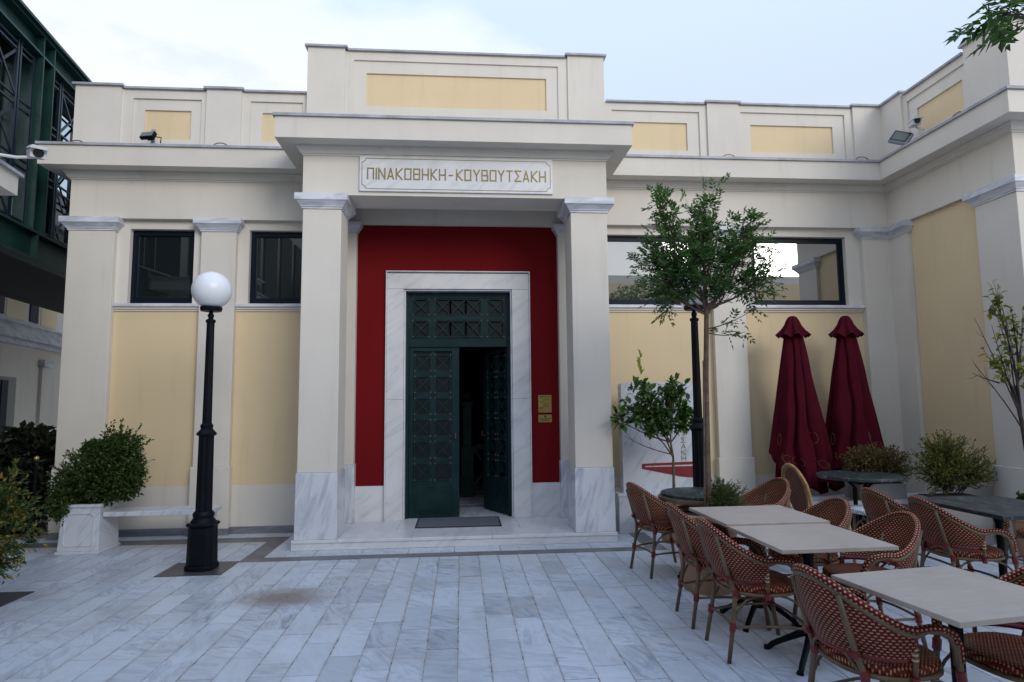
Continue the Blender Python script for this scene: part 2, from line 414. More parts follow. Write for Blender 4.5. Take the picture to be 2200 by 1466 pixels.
M['heath_leaf'] = foliage('heath_leaf', [(0, (0.05, 0.075, 0.025)), (0.6, (0.09, 0.125, 0.04)), (1, (0.16, 0.17, 0.06))], 0.6)
M['russet_leaf'] = foliage('russet_leaf', [(0, (0.055, 0.060, 0.016)), (0.5, (0.105, 0.095, 0.026)), (0.8, (0.17, 0.10, 0.04)), (1, (0.24, 0.13, 0.06))], 0.6)
M['olive_leaf'] = foliage('olive_leaf', [(0, (0.070, 0.085, 0.020)), (0.6, (0.13, 0.145, 0.030)), (1, (0.24, 0.22, 0.045))], 0.55)
M['mixed_leaf'] = foliage('autumn_leaf', [(0, (0.025, 0.055, 0.018)), (0.55, (0.06, 0.105, 0.030)), (0.76, (0.11, 0.14, 0.03)), (0.86, (0.28, 0.16, 0.02)), (1, (0.32, 0.22, 0.03))], 0.5)
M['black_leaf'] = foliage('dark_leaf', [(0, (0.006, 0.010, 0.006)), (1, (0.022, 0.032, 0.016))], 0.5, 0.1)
M['ivy_leaf'] = foliage('ivy_leaf', [(0, (0.018, 0.045, 0.016)), (1, (0.05, 0.10, 0.03))], 0.45)

m, t, b = newmat('opal_globe')
b.inputs['Base Color'].default_value = (0.78, 0.79, 0.82, 1); b.inputs['Roughness'].default_value = 0.3
b.inputs['Subsurface Weight'].default_value = 0.25; b.inputs['Subsurface Radius'].default_value = (0.08, 0.08, 0.08)
M['globe'] = m
m, t, b = newmat('stone_table_top'); co = objco(t)
n1 = noise(t, mapping(t, co, (2.0, 9.0, 2.0)), 5, 6, 0.65, 0.4); r1 = ramp(t, [(0.3, (0.385, 0.325, 0.27)), (0.7, (0.45, 0.385, 0.325))]); t.links.new(n1, r1.inputs['Fac'])
n2 = noise(t, co, 3, 4, 0.6); rr2 = ramp(t, [(0.35, 0.9), (0.65, 1.03)]); t.links.new(n2, rr2.inputs['Fac'])
t.links.new(mixc(t, 1.0, r1.outputs['Color'], rr2.outputs['Color'], 'MULTIPLY'), b.inputs['Base Color']); b.inputs['Roughness'].default_value = 0.5
M['top'] = m

# paving: one random tint per slab shifts both the veins and the tone
def paving_mat():
    m, t, b = newmat('paving_marble')
    co = objco(t)
    at = nd(t, 'ShaderNodeAttribute', attribute_name='tint')
    sep = nd(t, 'ShaderNodeSeparateColor'); t.links.new(at.outputs['Color'], sep.inputs['Color'])
    off = nd(t, 'ShaderNodeVectorMath', operation='MULTIPLY_ADD')
    t.links.new(at.outputs['Color'], off.inputs[0]); off.inputs[1].default_value = (31, 47, 17); t.links.new(co, off.inputs[2])
    rot = nd(t, 'ShaderNodeVectorRotate', rotation_type='Z_AXIS'); t.links.new(off.outputs[0], rot.inputs['Vector'])
    am = nd(t, 'ShaderNodeMath', operation='MULTIPLY'); t.links.new(sep.outputs[1], am.inputs[0]); am.inputs[1].default_value = 1.6; t.links.new(am.outputs[0], rot.inputs['Angle'])
    st = mapping(t, rot.outputs[0], (1.3, 5.0, 1.0))
    n1 = noise(t, st, 2.6, 9, 0.68, 1.6)
    rv = ramp(t, [(0.45, 0.0), (0.60, 0.55), (0.72, 1.0)]); t.links.new(n1, rv.inputs['Fac'])
    vs = nd(t, 'ShaderNodeMath', operation='MULTIPLY'); t.links.new(rv.outputs['Color'], vs.inputs[0])
    vr = ramp(t, [(0.1, 0.25), (1.0, 1.0)]); t.links.new(sep.outputs[2], vr.inputs['Fac']); t.links.new(vr.outputs['Color'], vs.inputs[1])
    c1 = mixc(t, vs.outputs[0], (0.56, 0.60, 0.65), (0.185, 0.23, 0.315))
    tr = ramp(t, [(0.0, 0.72), (0.03, 0.84), (0.2, 0.93), (0.7, 1.0), (1.0, 1.05)]); t.links.new(sep.outputs[0], tr.inputs['Fac'])
    c2 = mixc(t, 1.0, c1, tr.outputs['Color'], 'MULTIPLY')
    # dirt creeping in from the long joints
    uvn = nd(t, 'ShaderNodeTexCoord').outputs['UV']; su = nd(t, 'ShaderNodeSeparateXYZ'); t.links.new(uvn, su.inputs[0])
    pp = nd(t, 'ShaderNodeMath', operation='PINGPONG'); t.links.new(su.outputs['X'], pp.inputs[0]); pp.inputs[1].default_value = 0.0985
    er = nd(t, 'ShaderNodeMapRange'); t.links.new(pp.outputs[0], er.inputs['Value'])
    for k_, v_ in (('From Min', 0.0), ('From Max', 0.022), ('To Min', 1.0), ('To Max', 0.0)): er.inputs[k_].default_value = v_
    ne = noise(t, co, 5.0, 6, 0.7); re_ = ramp(t, [(0.45, 0.0), (0.72, 0.5)]); t.links.new(ne, re_.inputs['Fac'])
    me_ = nd(t, 'ShaderNodeMath', operation='MULTIPLY'); t.links.new(er.outputs[0], me_.inputs[0]); t.links.new(re_.outputs['Color'], me_.inputs[1])
    c2 = mixc(t, me_.outputs[0], c2, (0.20, 0.18, 0.165))
    # grime blotches and one brown stain left where a flower pot leaked
    n3 = noise(t, co, 1.6, 6, 0.65); r3 = ramp(t, [(0.46, 0.0), (0.72, 0.42)]); t.links.new(n3, r3.inputs['Fac'])
    c3 = mixc(t, r3.outputs['Color'], c2, (0.33, 0.30, 0.27))
    sx = mapping(t, co, (1/0.52, 1/0.34, 1), (0, 0, 0), (1.45/0.52, -5.58/0.34, 0))
    dn = noise(t, co, 4.0, 4, 0.6, 0.5)
    ln = nd(t, 'ShaderNodeVectorMath', operation='LENGTH'); t.links.new(sx, ln.inputs[0])
    ad = nd(t, 'ShaderNodeMath', operation='ADD'); t.links.new(ln.outputs['Value'], ad.inputs[0]); t.links.new(dn, ad.inputs[1])
    rs = ramp(t, [(0.75, 0.55), (1.42, 0.0)]); 
    dv = nd(t, 'ShaderNodeMath', operation='MULTIPLY'); t.links.new(ad.outputs[0], dv.inputs[0]); dv.inputs[1].default_value = 0.66
    rs = ramp(t, [(0.52, 0.85), (0.98, 0.0)]); t.links.new(dv.outputs[0], rs.inputs['Fac'])
    c4 = mixc(t, rs.outputs['Color'], c3, (0.20, 0.155, 0.125))
    t.links.new(c4, b.inputs['Base Color'])
    nr = noise(t, co, 7, 4, 0.6); rr = ramp(t, [(0.3, 0.30), (0.7, 0.5)]); t.links.new(nr, rr.inputs['Fac']); t.links.new(rr.outputs['Color'], b.inputs['Roughness'])
    bump(t, b, noise(t, co, 18, 5, 0.6), 0.06, 0.004)
    return m
M['paving'] = paving_mat()
m, t, b = newmat('joint_sand'); co = objco(t)
n1 = noise(t, co, 14, 6, 0.7); r1 = ramp(t, [(0.38, (0.07, 0.062, 0.055)), (0.47, (0.36, 0.33, 0.29)), (0.7, (0.52, 0.48, 0.42))]); t.links.new(n1, r1.inputs['Fac'])
t.links.new(r1.outputs['Color'], b.inputs['Base Color']); b.inputs['Roughness'].default_value = 0.95
M['joint'] = m

# ================================================================ SETTING: ground
g = MB(); g.poly([(-60,-60,-0.0025), (60,-60,-0.0025), (60,70,-0.0025), (-60,70,-0.0025)])
tag(g.build('ground', M['joint']), kind='structure')

X0, DX = -0.024, 0.2045
BL, BR = X0 - 11*DX, X0 + 11*DX          # outer edges of the dark band round the porch
pv = MB(); rr_ = random.Random(5)
SZ = []
def slab(x0, x1, y0, y1, tint=None, g2=0.0035):
    if y1 - y0 < 0.02 or x1 - x0 < 0.02: return
    dz = rr_.uniform(-0.0012, 0.0012)
    tn = tint or (rr_.random(), rr_.random(), rr_.random())
    a, b2 = x0 + g2 + rr_.uniform(-.001, .0025), x1 - g2 - rr_.uniform(-.001, .0025)
    c, d = y0 + 0.0022, y1 - 0.0022
    top = [(a,c,dz), (b2,c,dz), (b2,d,dz), (a,d,dz)]
    pv.poly(top, uv=[(0, 0), (b2 - a, 0), (b2 - a, d - c), (0, d - c)], tint=(tn[0], tn[1], tn[2]))
    SZ.append((b2 - a, d - c))
    for k in range(4):
        p, q = top[k], top[(k+1) % 4]
        pv.poly([p, (p[0],p[1],-0.012), (q[0],q[1],-0.012), q], tint=tn)
HOLES = [(X0-14*DX-.001, X0-11*DX+.001, 6.35, 6.87), (X0-21*DX-.001, X0-18*DX+.001, 5.25, 6.0)]
for k in range(-44, 56):
    x0 = X0 + k*DX; x1 = x0 + DX; xm = (x0+x1)/2
    if BL < xm < BR: yend = 6.82
    else: yend = 7.79
    y = -9.0 + rr_.random()*0.5
    while y < yend:
        ln = rr_.choice((0.51, 0.51, 0.51, 0.53, 0.49, 0.36))
        segs = [(y, min(y + ln, yend))]
        for hx0, hx1, hy0, hy1 in HOLES:
            if hx0 < xm < hx1:
                ns = []
                for a, b_ in segs:
                    if b_ <= hy0 or a >= hy1: ns.append((a, b_))
                    else:
                        if a < hy0: ns.append((a, hy0))
                        if b_ > hy1: ns.append((hy1, b_))
                segs = ns
        for a, b_ in segs: slab(x0, x1, a, b_)
        y += ln
# pale strips between the dark band and the building
x = BL + 0.2
while x < BR - 0.2: slab(x, min(x + 0.5, BR - 0.2), 7.0, 7.26, (0.8, rr_.random(), 0.4)); x += 0.5
for xa, xb in ((BL + 0.2, -1.86), (1.78, BR - 0.2)):
    y = 7.26
    while y < 8.06: slab(xa, xb, y, min(y + 0.4, 8.06), (0.8, rr_.random(), 0.3)); y += 0.4
for xa, xb in ((-5.6, -1.86), (1.78, 6.0)):
    x = xa
    while x < xb: slab(x, min(x + 0.5, xb), 8.06, 8.3, (0.75, rr_.random(), 0.3)); x += 0.5
tag(pv.build('pavement', M['paving']), kind='structure')
bd = MB()
def bslab(x0, x1, y0, y1):
    bd.box(x0 + .0015, x1 - .0015, y0 + .0015, y1 - .0015, -0.012, 0.0)
x = BL
while x < BR: bslab(x, min(x + 0.6, BR), 6.82, 7.0); x += 0.6
for xa in (BL, BR - 0.2):
    for y in (7.0, 7.53): bslab(xa, xa + 0.2, y, y + 0.53)
for xa, xb in ((-5.6, BL), (BR, 6.0)):
    x = xa
    while x < xb: bslab(x, min(x + 0.6, xb), 7.79, 8.06); x += 0.6
tag(bd.build('pavement_band', M['grey_slab']), kind='structure')
ds = MB(); ds.box(X0-14*DX+.004, X0-11*DX-.004, 6.354, 6.866, -0.012, 0.004)
ds.box(X0-21*DX+.004, X0-18*DX-.004, 5.254, 5.996, -0.012, 0.002)
tag(ds.build('pavement_slab', M['black_slab']), kind='structure')

# ================================================================ GALLERY BUILDING
YW, YP = 8.25, 8.33          # pilaster / frieze plane, recessed bay plane
gal = thing('gallery_building', 'cream and yellow neoclassical gallery with a red walled entrance porch', 'building', (0, 8.25, 0))
def gp(mb, name, mat, parent=None, **k): return mb.build(name, [M[x] for x in mat] if isinstance(mat, (list, tuple)) else M[mat], parent or gal, **k)

BAYS = [(-4.41, -3.338, -4.254, -3.455), (-2.90, -1.83, -2.757, -1.96), (1.76, 3.437, 1.93, 3.27), (3.89, 5.63, 4.06, 5.43)]
wl = MB()
# solid core behind the facade, and roof
wl.box(-4.97, -1.86, 8.60, 14, 0, 4.86); wl.box(1.79, 6.3, 8.60, 14, 0, 4.86)
wl.box(-1.86, 1.79, 8.60, 14, 4.52, 4.86)
# frieze above the bays
wl.box(-4.97, -1.832, YW, 8.598, 4.0, 4.62); wl.box(1.762, 6.2, YW, 8.598, 4.0, 4.62)
for bx0, bx1, wx0, wx1 in BAYS:
    wl.box(bx0, bx1, YP, 8.598, 3.885, 4.0)                 # lintel
    wl.box(bx0, wx0, YP, 8.598, 2.905, 3.885); wl.box(wx1, bx1, YP, 8.598, 2.905, 3.885)
    wl.box(bx0, bx1, YP + 0.012, 8.598, 0.60, 2.905)          # behind the panel
    wl.box(bx0, bx1, YP, 8.598, 0.0, 0.60)                    # base course
    # moulding below the sill
    wl.box(bx0 + .002, bx1 - .002, YP - 0.03, YP + .012, 2.835, 2.862); wl.box(bx0 + .002, bx1 - .002, YP - 0.012, YP + .012, 2.808, 2.835)
# porch back wall above the door and the ceiling
wl.box(-1.83, 1.76, 8.34, 8.598, 3.972, 4.52)
wl.box(-1.40, 1.33, 7.78, 8.338, 4.40, 4.45)
# door wall jambs behind the red plaster
wl.box(-1.83, -0.76, 8.345, 8.598, 0.112, 3.972); wl.box(0.70, 1.76, 8.345, 8.598, 0.112, 3.972); wl.box(-0.76, 0.70, 8.345, 8.598, 3.12, 3.972)
# wing
wl.box(6.10, 12, 6.35, 8.26, 0, 4.0); wl.box(6.035, 12, 6.19, 8.249, 4.0, 4.62); wl.box(6.30, 12, 8.27, 14, 0, 4.86)
wl.box(6.2, 12, 6.25, 6.349, 0, 4.0)
gp(wl, 'wall', 'cream')
yl = MB()
for bx0, bx1, wx0, wx1 in BAYS:
    yl = MB(); yl.box(bx0 + .001, bx1 - .001, YP + 0.004, YP + 0.0119, 0.601, 2.807); gp(yl, 'panel', 'yellow')
yl = MB(); yl.box(6.088, 6.0995, 6.78, 7.88, 0.60, 3.999); gp(yl, 'panel', 'yellow')
for k in range(3):
    a0 = 6.75 + k*1.8
    yl = MB(); yl.box(a0, a0 + 1.2, 6.24, 6.2499, 0.60, 3.2); gp(yl, 'panel', 'yellow')
    s_ = MB(); s_.box(a0 + 1.3, a0 + 1.7, 6.205, 6.2495, 0.84, 3.838); o = gp(s_, 'pilaster', 'cream', bevel=0.005)
    b_ = MB(); b_.box(a0 + 1.28, a0 + 1.72, 6.185, 6.2495, 0, 0.84); gp(b_, 'pilaster_base', 'cream', o)
    c_ = MB(); c_.box(a0 + 1.22, a0 + 1.78, 6.125, 6.2495, 3.9, 3.999); c_.box(a0 + 1.27, a0 + 1.73, 6.17, 6.2495, 3.8385, 3.8995); gp(c_, 'capital', 'cap', o)
bc = MB(); bc.box(6.06, 6.099, 6.765, 7.90, 0, 0.60)
gp(bc, 'base_course', 'cream')

# red porch wall, marble dado
rw = MB(); rw.box(-1.36, -0.972, 8.33, 8.344, 0.552, 3.971); rw.box(0.912, 1.30, 8.33, 8.344, 0.552, 3.971); rw.box(-0.972, 0.912, 8.33, 8.344, 3.35, 3.971)
gp(rw, 'red_wall', 'red')
for a, b_ in ((-1.36, -0.972), (0.912, 1.30)):
    dd = MB(); dd.box(a, b_, 8.322, 8.344, 0.113, 0.551); gp(dd, 'dado', 'white_marble')

# windows
def window(bx0, bx1, wx0, wx1):
    f = MB(); z0, z1 = 2.925, 3.875; y0, y1 = 8.40, 8.45; t_ = 0.05
    x0, x1 = wx0, wx1
    f.box(x0 - .0, x0 + t_, y0, y1, z0, z1); f.box(x1 - t_, x1, y0, y1, z0, z1)
    f.box(x0 + t_, x1 - t_, y0, y1, z0, z0 + t_); f.box(x0 + t_, x1 - t_, y0, y1, z1 - t_*1.2, z1)
    e = 0.018
    f.box(x0 + t_, x0 + t_ + e, y0 + .012, y1, z0 + t_, z1 - t_*1.2); f.box(x1 - t_ - e, x1 - t_, y0 + .012, y1, z0 + t_, z1 - t_*1.2)
    f.box(x0 + t_ + e, x1 - t_ - e, y0 + .012, y1, z0 + t_, z0 + t_ + e); 
    o = gp(f, 'window', 'frame')
    p = MB(); p.box(x0 + t_, x1 - t_, y0 + .03, y0 + .036, z0 + t_, z1 - t_*1.2); gp(p, 'pane', 'glass' if x0 > 0 else 'glass_dark', o)  # same glazing; the left panes' dark reflection is put into a dimmer copy
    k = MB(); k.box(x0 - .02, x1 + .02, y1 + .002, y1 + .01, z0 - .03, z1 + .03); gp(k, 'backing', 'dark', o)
    s_ = MB(); s_.box(bx0 + .001, bx1 - .001, YP - 0.055, 8.395, 2.863, 2.904)
    gp(s_, 'window_sill', 'cap', o, bevel=0.004)
for bb in BAYS: window(*bb)

# pilasters
CAPP = lambda z0, z1: [(-0.02, z0), (0.012, z0), (0.012, z0 + 0.018), (0.022, z0 + 0.022), (0.03, z0 + 0.04), (0.066, z0 + 0.082), (0.08, z0 + 0.09), (0.08, z1), (-0.02, z1)]
def pilaster(x0, x1, ybk, y=YW, bx=0.02):
    s_ = MB(); s_.box(x0, x1, y, ybk, 0.84, 3.838)
    o = gp(s_, 'pilaster', 'cream', bevel=0.006)
    b_ = MB(); b_.box(x0 - bx, x1 + bx, y - 0.022, ybk, 0.0, 0.84); gp(b_, 'pilaster_base', 'cream', o, bevel=0.006)
    c_ = MB(); c_.sweep([(x0, ybk), (x0, y), (x1, y), (x1, ybk)], [(a, z) for a, z in CAPP(3.838, 3.999)])
    # the sweep is open: fill the top and the core
    c_.box(x0 + .02, x1 - .02, y + .02, ybk, 3.839, 3.998); gp(c_, 'capital', 'cap', o)
pilaster(-4.97, -4.41, 8.60); pilaster(-3.338, -2.90, 8.60); pilaster(3.437, 3.89, 8.60)
# inner corner pilaster of the wing, L shaped in plan
s_ = MB(); s_.prism([(5.63, 8.60, 0.0), (5.63, YW, 0.0), (6.035, YW, 0.0), (6.035, 7.90, 0.0), (6.11, 7.90, 0.0), (6.11, 8.60, 0.0)], (0, 0, 3.838))
o = gp(s_, 'pilaster', 'cream')
c_ = MB(); c_.sweep([(5.63, 8.60), (5.63, YW), (6.035, YW), (6.035, 7.90), (6.11, 7.90)], CAPP(3.838, 3.999)); gp(c_, 'capital', 'cap', o)
# wing end pilaster
s_ = MB(); s_.box(6.035, 6.6, 6.20, 6.76, 0.84, 3.838); o = gp(s_, 'pilaster', 'cream', bevel=0.006)
b_ = MB(); b_.box(6.005, 6.63, 6.175, 6.79, 0, 0.84); gp(b_, 'pilaster_base', 'cream', o, bevel=0.006)
c_ = MB(); c_.sweep([(6.6, 6.76), (6.035, 6.76), (6.035, 6.20), (6.6, 6.20)], CAPP(3.838, 3.999)); gp(c_, 'capital', 'cap', o)
# antae against the door wall
for x0, x1 in ((-1.80, -1.361), (1.301, 1.73)):
    s_ = MB(); s_.box(x0, x1, 8.22, 8.344, 0.84, 3.84); o = gp(s_, 'anta', 'cream', bevel=0.005)
    b_ = MB(); b_.box(x0 - .012, x1 + .012, 8.20, 8.3445, 0.113, 0.84); gp(b_, 'anta_base', 'plinth', o, bevel=0.005)
    c_ = MB(); c_.sweep([(x0, 8.344), (x0, 8.22), (x1, 8.22), (x1, 8.344)], [(a*0.8, z) for a, z in CAPP(3.84, 3.97)]); c_.box(x0 + .02, x1 - .02, 8.23, 8.343, 3.841, 3.969); gp(c_, 'capital', 'cap', o)

# porch: step, columns, entablature
st = MB(); st.box(-1.84, 1.765, 7.27, 8.4, 0.0, 0.078); o = gp(st, 'entrance_step', 'white_marble')
st = MB()
xs = [-1.865, -1.36, -0.55, 0.35, 1.16, 1.785]
for a, b_ in zip(xs, xs[1:]): st.box(a + .001, b_ - .001, 7.25, 7.64, 0.0785, 0.113)
xs = [-1.865, -1.36, -0.76, 0.0, 0.70, 1.30, 1.785]
for a, b_ in zip(xs, xs[1:]): st.box(a + .001, b_ - .001, 7.642, 8.42, 0.0785, 0.1125)
gp(st, 'step_slab', 'white_marble', o, bevel=0.004)
st = MB()
for a, b_ in ((-1.862, -1.42), (-1.418, 0.2), (0.202, 1.36), (1.362, 1.782)): st.box(a, b_, 7.262, 7.2695, 0.001, 0.077)
gp(st, 'step_riser', 'white_marble', o)
for x0, x1 in ((-1.825, -1.385), (1.315, 1.757)):
    s_ = MB(); s_.box(x0, x1, 7.285, 7.725, 0.84, 3.862); o = gp(s_, 'column', 'cream', bevel=0.008)
    b_ = MB(); b_.frustum((x0 - .014, x1 + .012, 7.268, 7.742), 0.1135, (x0 - .010, x1 + .008, 7.272, 7.738), 0.84); gp(b_, 'column_plinth', 'plinth', o, bevel=0.006)
    c_ = MB(); c_.sweep([(x0, 7.725), (x0, 7.285), (x1, 7.285), (x1, 7.725)], CAPP(3.862, 4.029), closed=True); c_.box(x0 + .02, x1 - .02, 7.31, 7.70, 3.863, 4.0285); gp(c_, 'capital', 'cap', o)
en = MB(); en.box(-1.83, 1.76, 7.28, 7.78, 4.03, 4.62); en.box(-1.83, -1.40, 7.78, 8.249, 4.03, 4.62); en.box(1.33, 1.76, 7.78, 8.249, 4.03, 4.62)
gp(en, 'entablature', 'cream')

# cornice
PATH = [(-4.97, 14), (-4.97, YW), (-1.83, YW), (-1.83, 7.28), (1.76, 7.28), (1.76, YW), (6.035, YW), (6.035, 6.19), (12, 6.19)]
cn = MB(); cn.sweep(PATH, [(-0.05, 4.50), (0.012, 4.50), (0.012, 4.515), (0.03, 4.52), (0.06, 4.575), (0.075, 4.58), (0.075, 4.605), (0.26, 4.605), (0.26, 4.852), (-0.05, 4.852)])
gp(cn, 'cornice', 'cream')
cc = MB(); cc.sweep(PATH, [(-0.06, 4.8525), (0.285, 4.8525), (0.285, 4.884), (-0.06, 4.89)]); gp(cc, 'cornice_coping', 'coping')

# parapet with recessed panels
def par_bay(pm, ym, x0, x1, zt, zr, yx0, yx1, yz0, yz1, rx0, rx1, y=8.27, wingx=None):
    """a field between two piers: border frame, recess, yellow panel"""
    def bx(m_, a, b_, d, z0, z1, bk):
        if wingx is None: m_.box(a, b_, y + d, y + bk, z0, z1)
        else: m_.box(wingx + d, wingx + bk, a, b_, z0, z1)
    if x0 > rx0: pass
    bx(pm, x0, x1, 0.0, zr, zt, 0.2)
    bx(pm, x0, rx0, 0.0, 4.86, zr, 0.2); bx(pm, rx1, x1, 0.0, 4.86, zr, 0.2)
    bx(pm, rx0, yx0, 0.022, 4.86, zr, 0.2); bx(pm, yx1, rx1, 0.022, 4.86, zr, 0.2)
    bx(pm, yx0, yx1, 0.022, yz1, zr, 0.2); bx(pm, yx0, yx1, 0.022, 4.86, yz0, 0.2)
    ym = MB(); bx(ym, yx0, yx1, 0.044, yz0, yz1, 0.2); gp(ym, 'parapet_panel', 'yellow')
pm, ym, cp = MB(), MB(), MB()
def pier(x0, x1, zt, y=8.24):
    pm.box(x0, x1, y, 8.48, 4.86, zt); cp.box(x0 - .03, x1 + .03, y - .035, 8.50, zt + .0005, zt + .028)
def cope(x0, x1, zt, y=8.27): cp.box(x0, x1, y - .035, 8.498, zt + .0005, zt + .026)
pier(-4.98, -4.412, 5.762)
par_bay(pm, ym, -4.412, -3.336, 5.742, 5.622, -4.13, -3.542, 5.076, 5.475, -4.272, -3.406); cope(-4.38, -3.37, 5.742)
pier(-3.336, -2.889, 5.757)
par_bay(pm, ym, -2.889, -2.04, 5.742, 5.622, -2.63, -2.2, 5.076, 5.475, -2.778, -2.1); cope(-2.857, -2.05, 5.742)
par_bay(pm, ym, 1.99, 3.458, 5.752, 5.648, 2.26, 3.178, 5.09, 5.49, 2.10, 3.352); cope(2.02, 3.426, 5.752)
pier(3.458, 3.913, 5.772)
par_bay(pm, ym, 3.913, 5.608, 5.765, 5.665, 4.10, 5.32, 5.09, 5.49, 3.955, 5.495); cope(3.945, 5.576, 5.765)
# corner pier and wing parapet
pm.prism([(5.608, 8.48, 4.86), (5.608, 8.24, 4.86), (6.03, 8.24, 4.86), (6.03, 7.83, 4.86), (6.25, 7.83, 4.86), (6.25, 8.48, 4.86)], (0, 0, 0.92))
cp.prism([(5.578, 8.50, 5.7805), (5.578, 8.205, 5.7805), (5.995, 8.205, 5.7805), (5.995, 7.80, 5.7805), (6.28, 7.80, 5.7805), (6.28, 8.50, 5.7805)], (0, 0, 0.028))
par_bay(pm, ym, 6.74, 7.83, 5.735, 5.625, 6.845, 7.605, 5.09, 5.46, 6.755, 7.754, wingx=6.06); cp.box(6.025, 6.262, 6.77, 7.80, 5.7355, 5.762)
pm.box(6.03, 6.6, 6.155, 6.74, 4.86, 5.80); cp.box(5.995, 6.63, 6.12, 6.77, 5.8005, 5.83)
pm.box(6.6, 12, 6.19, 6.4, 4.86, 5.73); cp.box(6.63, 12, 6.155, 6.42, 5.7305, 5.757)
pm.box(-4.98, -4.78, 8.4801, 14, 4.86, 5.742); cp.box(-5.012, -4.75, 8.5005, 14, 5.7425, 5.768)
# attic over the porch
AY = 8.20
for x0, x1 in ((-2.035, -1.545), (1.478, 1.985)):
    pm.box(x0, x1, AY, 8.52, 4.86, 6.372); cp.box(x0 - .035, x1 + .035, AY - .035, 8.54, 6.3725, 6.40)
zt, y = 6.345, 8.225
pm.box(-1.545, 1.478, y, 8.5, 6.225, zt); cp.box(-1.51, 1.443, y - .035, 8.53, zt + .0005, zt + .026)
pm.box(-1.545, -1.43, y, 8.5, 4.86, 6.225); pm.box(1.345, 1.478, y, 8.5, 4.86, 6.225)
pm.box(-1.43, -1.262, y + .02, 8.5, 4.86, 6.225); pm.box(1.182, 1.345, y + .02, 8.5, 4.86, 6.225)
pm.box(-1.262, 1.182, y + .02, 8.5, 6.052, 6.225); pm.box(-1.262, 1.182, y + .02, 8.5, 4.86, 5.588)
ym = MB(); ym.box(-1.262, 1.182, y + .042, 8.5, 5.588, 6.052); gp(ym, 'parapet_panel', 'yellow')
gp(pm, 'parapet', 'cream'); gp(cp, 'parapet_coping', 'coping')

# skirting
def skrun(x0, x1, y):
    x = x0; sk = MB()
    while x < x1 - .01:
        sk.box(x + .001, min(x + .45, x1) - .001, y, y + 0.2, 0.0, 0.085); x += .45
    gp(sk, 'skirting', 'skirt')
skrun(-5.0, -4.38, 8.213); skrun(-4.388, -3.36, 8.315); skrun(-3.372, -2.868, 8.213); skrun(-2.878, -1.87, 8.315)
skrun(1.79, 3.41, 8.315); skrun(3.40, 3.93, 8.213); skrun(3.92, 5.62, 8.315)

# door surround
ds_ = MB()
for a, b_ in ((-0.968, -0.748), (0.682, 0.908)):
    ds_.box(a, b_, 8.30, 8.46, 0.113, 1.65); ds_.box(a, b_, 8.301, 8.46, 1.652, 3.108)
ds_.box(-0.968, 0.908, 8.30, 8.46, 3.11, 3.318)
ds_.box(-0.985, -0.969, 8.285, 8.40, 0.113, 3.336); ds_.box(0.909, 0.925, 8.285, 8.40, 0.113, 3.336); ds_.box(-0.985, 0.925, 8.285, 8.40, 3.3365, 3.352)
ds_.box(-0.747, -0.728, 8.33, 8.46, 0.113, 3.109); ds_.box(0.662, 0.681, 8.33, 8.46, 0.113, 3.109); ds_.box(-0.727, 0.661, 8.33, 8.46, 3.09, 3.109)
gp(ds_, 'door_surround', 'white_marble', bevel=0.004)
# fixed door frame and transom
DY = 8.44
df = MB(); df.box(-0.727, -0.69, DY, DY + .09, 0.113, 3.09); df.box(0.624, 0.661, DY, DY + .09, 0.113, 3.09); df.box(-0.69, 0.624, DY, DY + .09, 3.045, 3.09)
df.box(-0.69, 0.624, DY, DY + .09, 2.35, 2.43)
df.box(-0.69, -0.655, DY + .012, DY + .08, 2.43, 3.045); df.box(0.589, 0.624, DY + .012, DY + .08, 2.43, 3.045); df.box(-0.655, 0.589, DY + .012, DY + .08, 3.01, 3.045); df.box(-0.655, 0.589, DY + .012, DY + .08, 2.43, 2.465)
dframe = gp(df, 'door_frame', 'door')
def grille(mb, bs, cells, y, th=0.018):
    """square cells (x0,x1,z0,z1) each with a crossed pair of bars, an edge frame and corner bosses"""
    for k, (x0, x1, z0, z1) in enumerate(cells):
        e = 0.009
        mb.box(x0, x1, y - .006, y + .006, z0 - e, z0 + e); mb.box(x0, x1, y - .006, y + .006, z1 - e, z1 + e)
        mb.box(x0 - e, x0 + e, y - .007, y + .007, z0, z1); mb.box(x1 - e, x1 + e, y - .007, y + .007, z0, z1)
        mb.bar((x0, y, z0), (x1, y, z1), th, .008, (0, 1, 0)); mb.bar((x0, y + .006, z1), (x1, y + .006, z0), th, .008, (0, 1, 0))
        mb.cm = 1
        for p in ((x0, z0), (x1, z0), (x0, z1), (x1, z1)): mb.sphere((p[0], y - .008, p[1]), 0.013, 6, 4)
        mb.cm = 0
gm, bs = MB(), MB(); cells = []
xsT = [(-0.645, -0.425), (-0.345, -0.14), (-0.14, 0.07), (0.07, 0.275), (0.36, 0.58)]
for z0, z1 in ((2.485, 2.705), (2.785, 3.0)):
    for a, b_ in xsT: cells.append((a, b_, z0, z1))
grille(gm, bs, cells, DY + .03)
gm.box(-0.43, -0.34, DY + .022, DY + .05, 2.465, 3.01); gm.box(0.28, 0.355, DY + .022, DY + .05, 2.465, 3.01); gm.box(-0.655, 0.589, DY + .024, DY + .05, 2.71, 2.78)
gp(gm, 'grille', ('door', 'boss'), dframe)
gl = MB(); gl.box(-0.655, 0.589, DY + .06, DY + .066, 2.46, 3.015); gp(gl, 'glass', 'glass_shade', dframe)
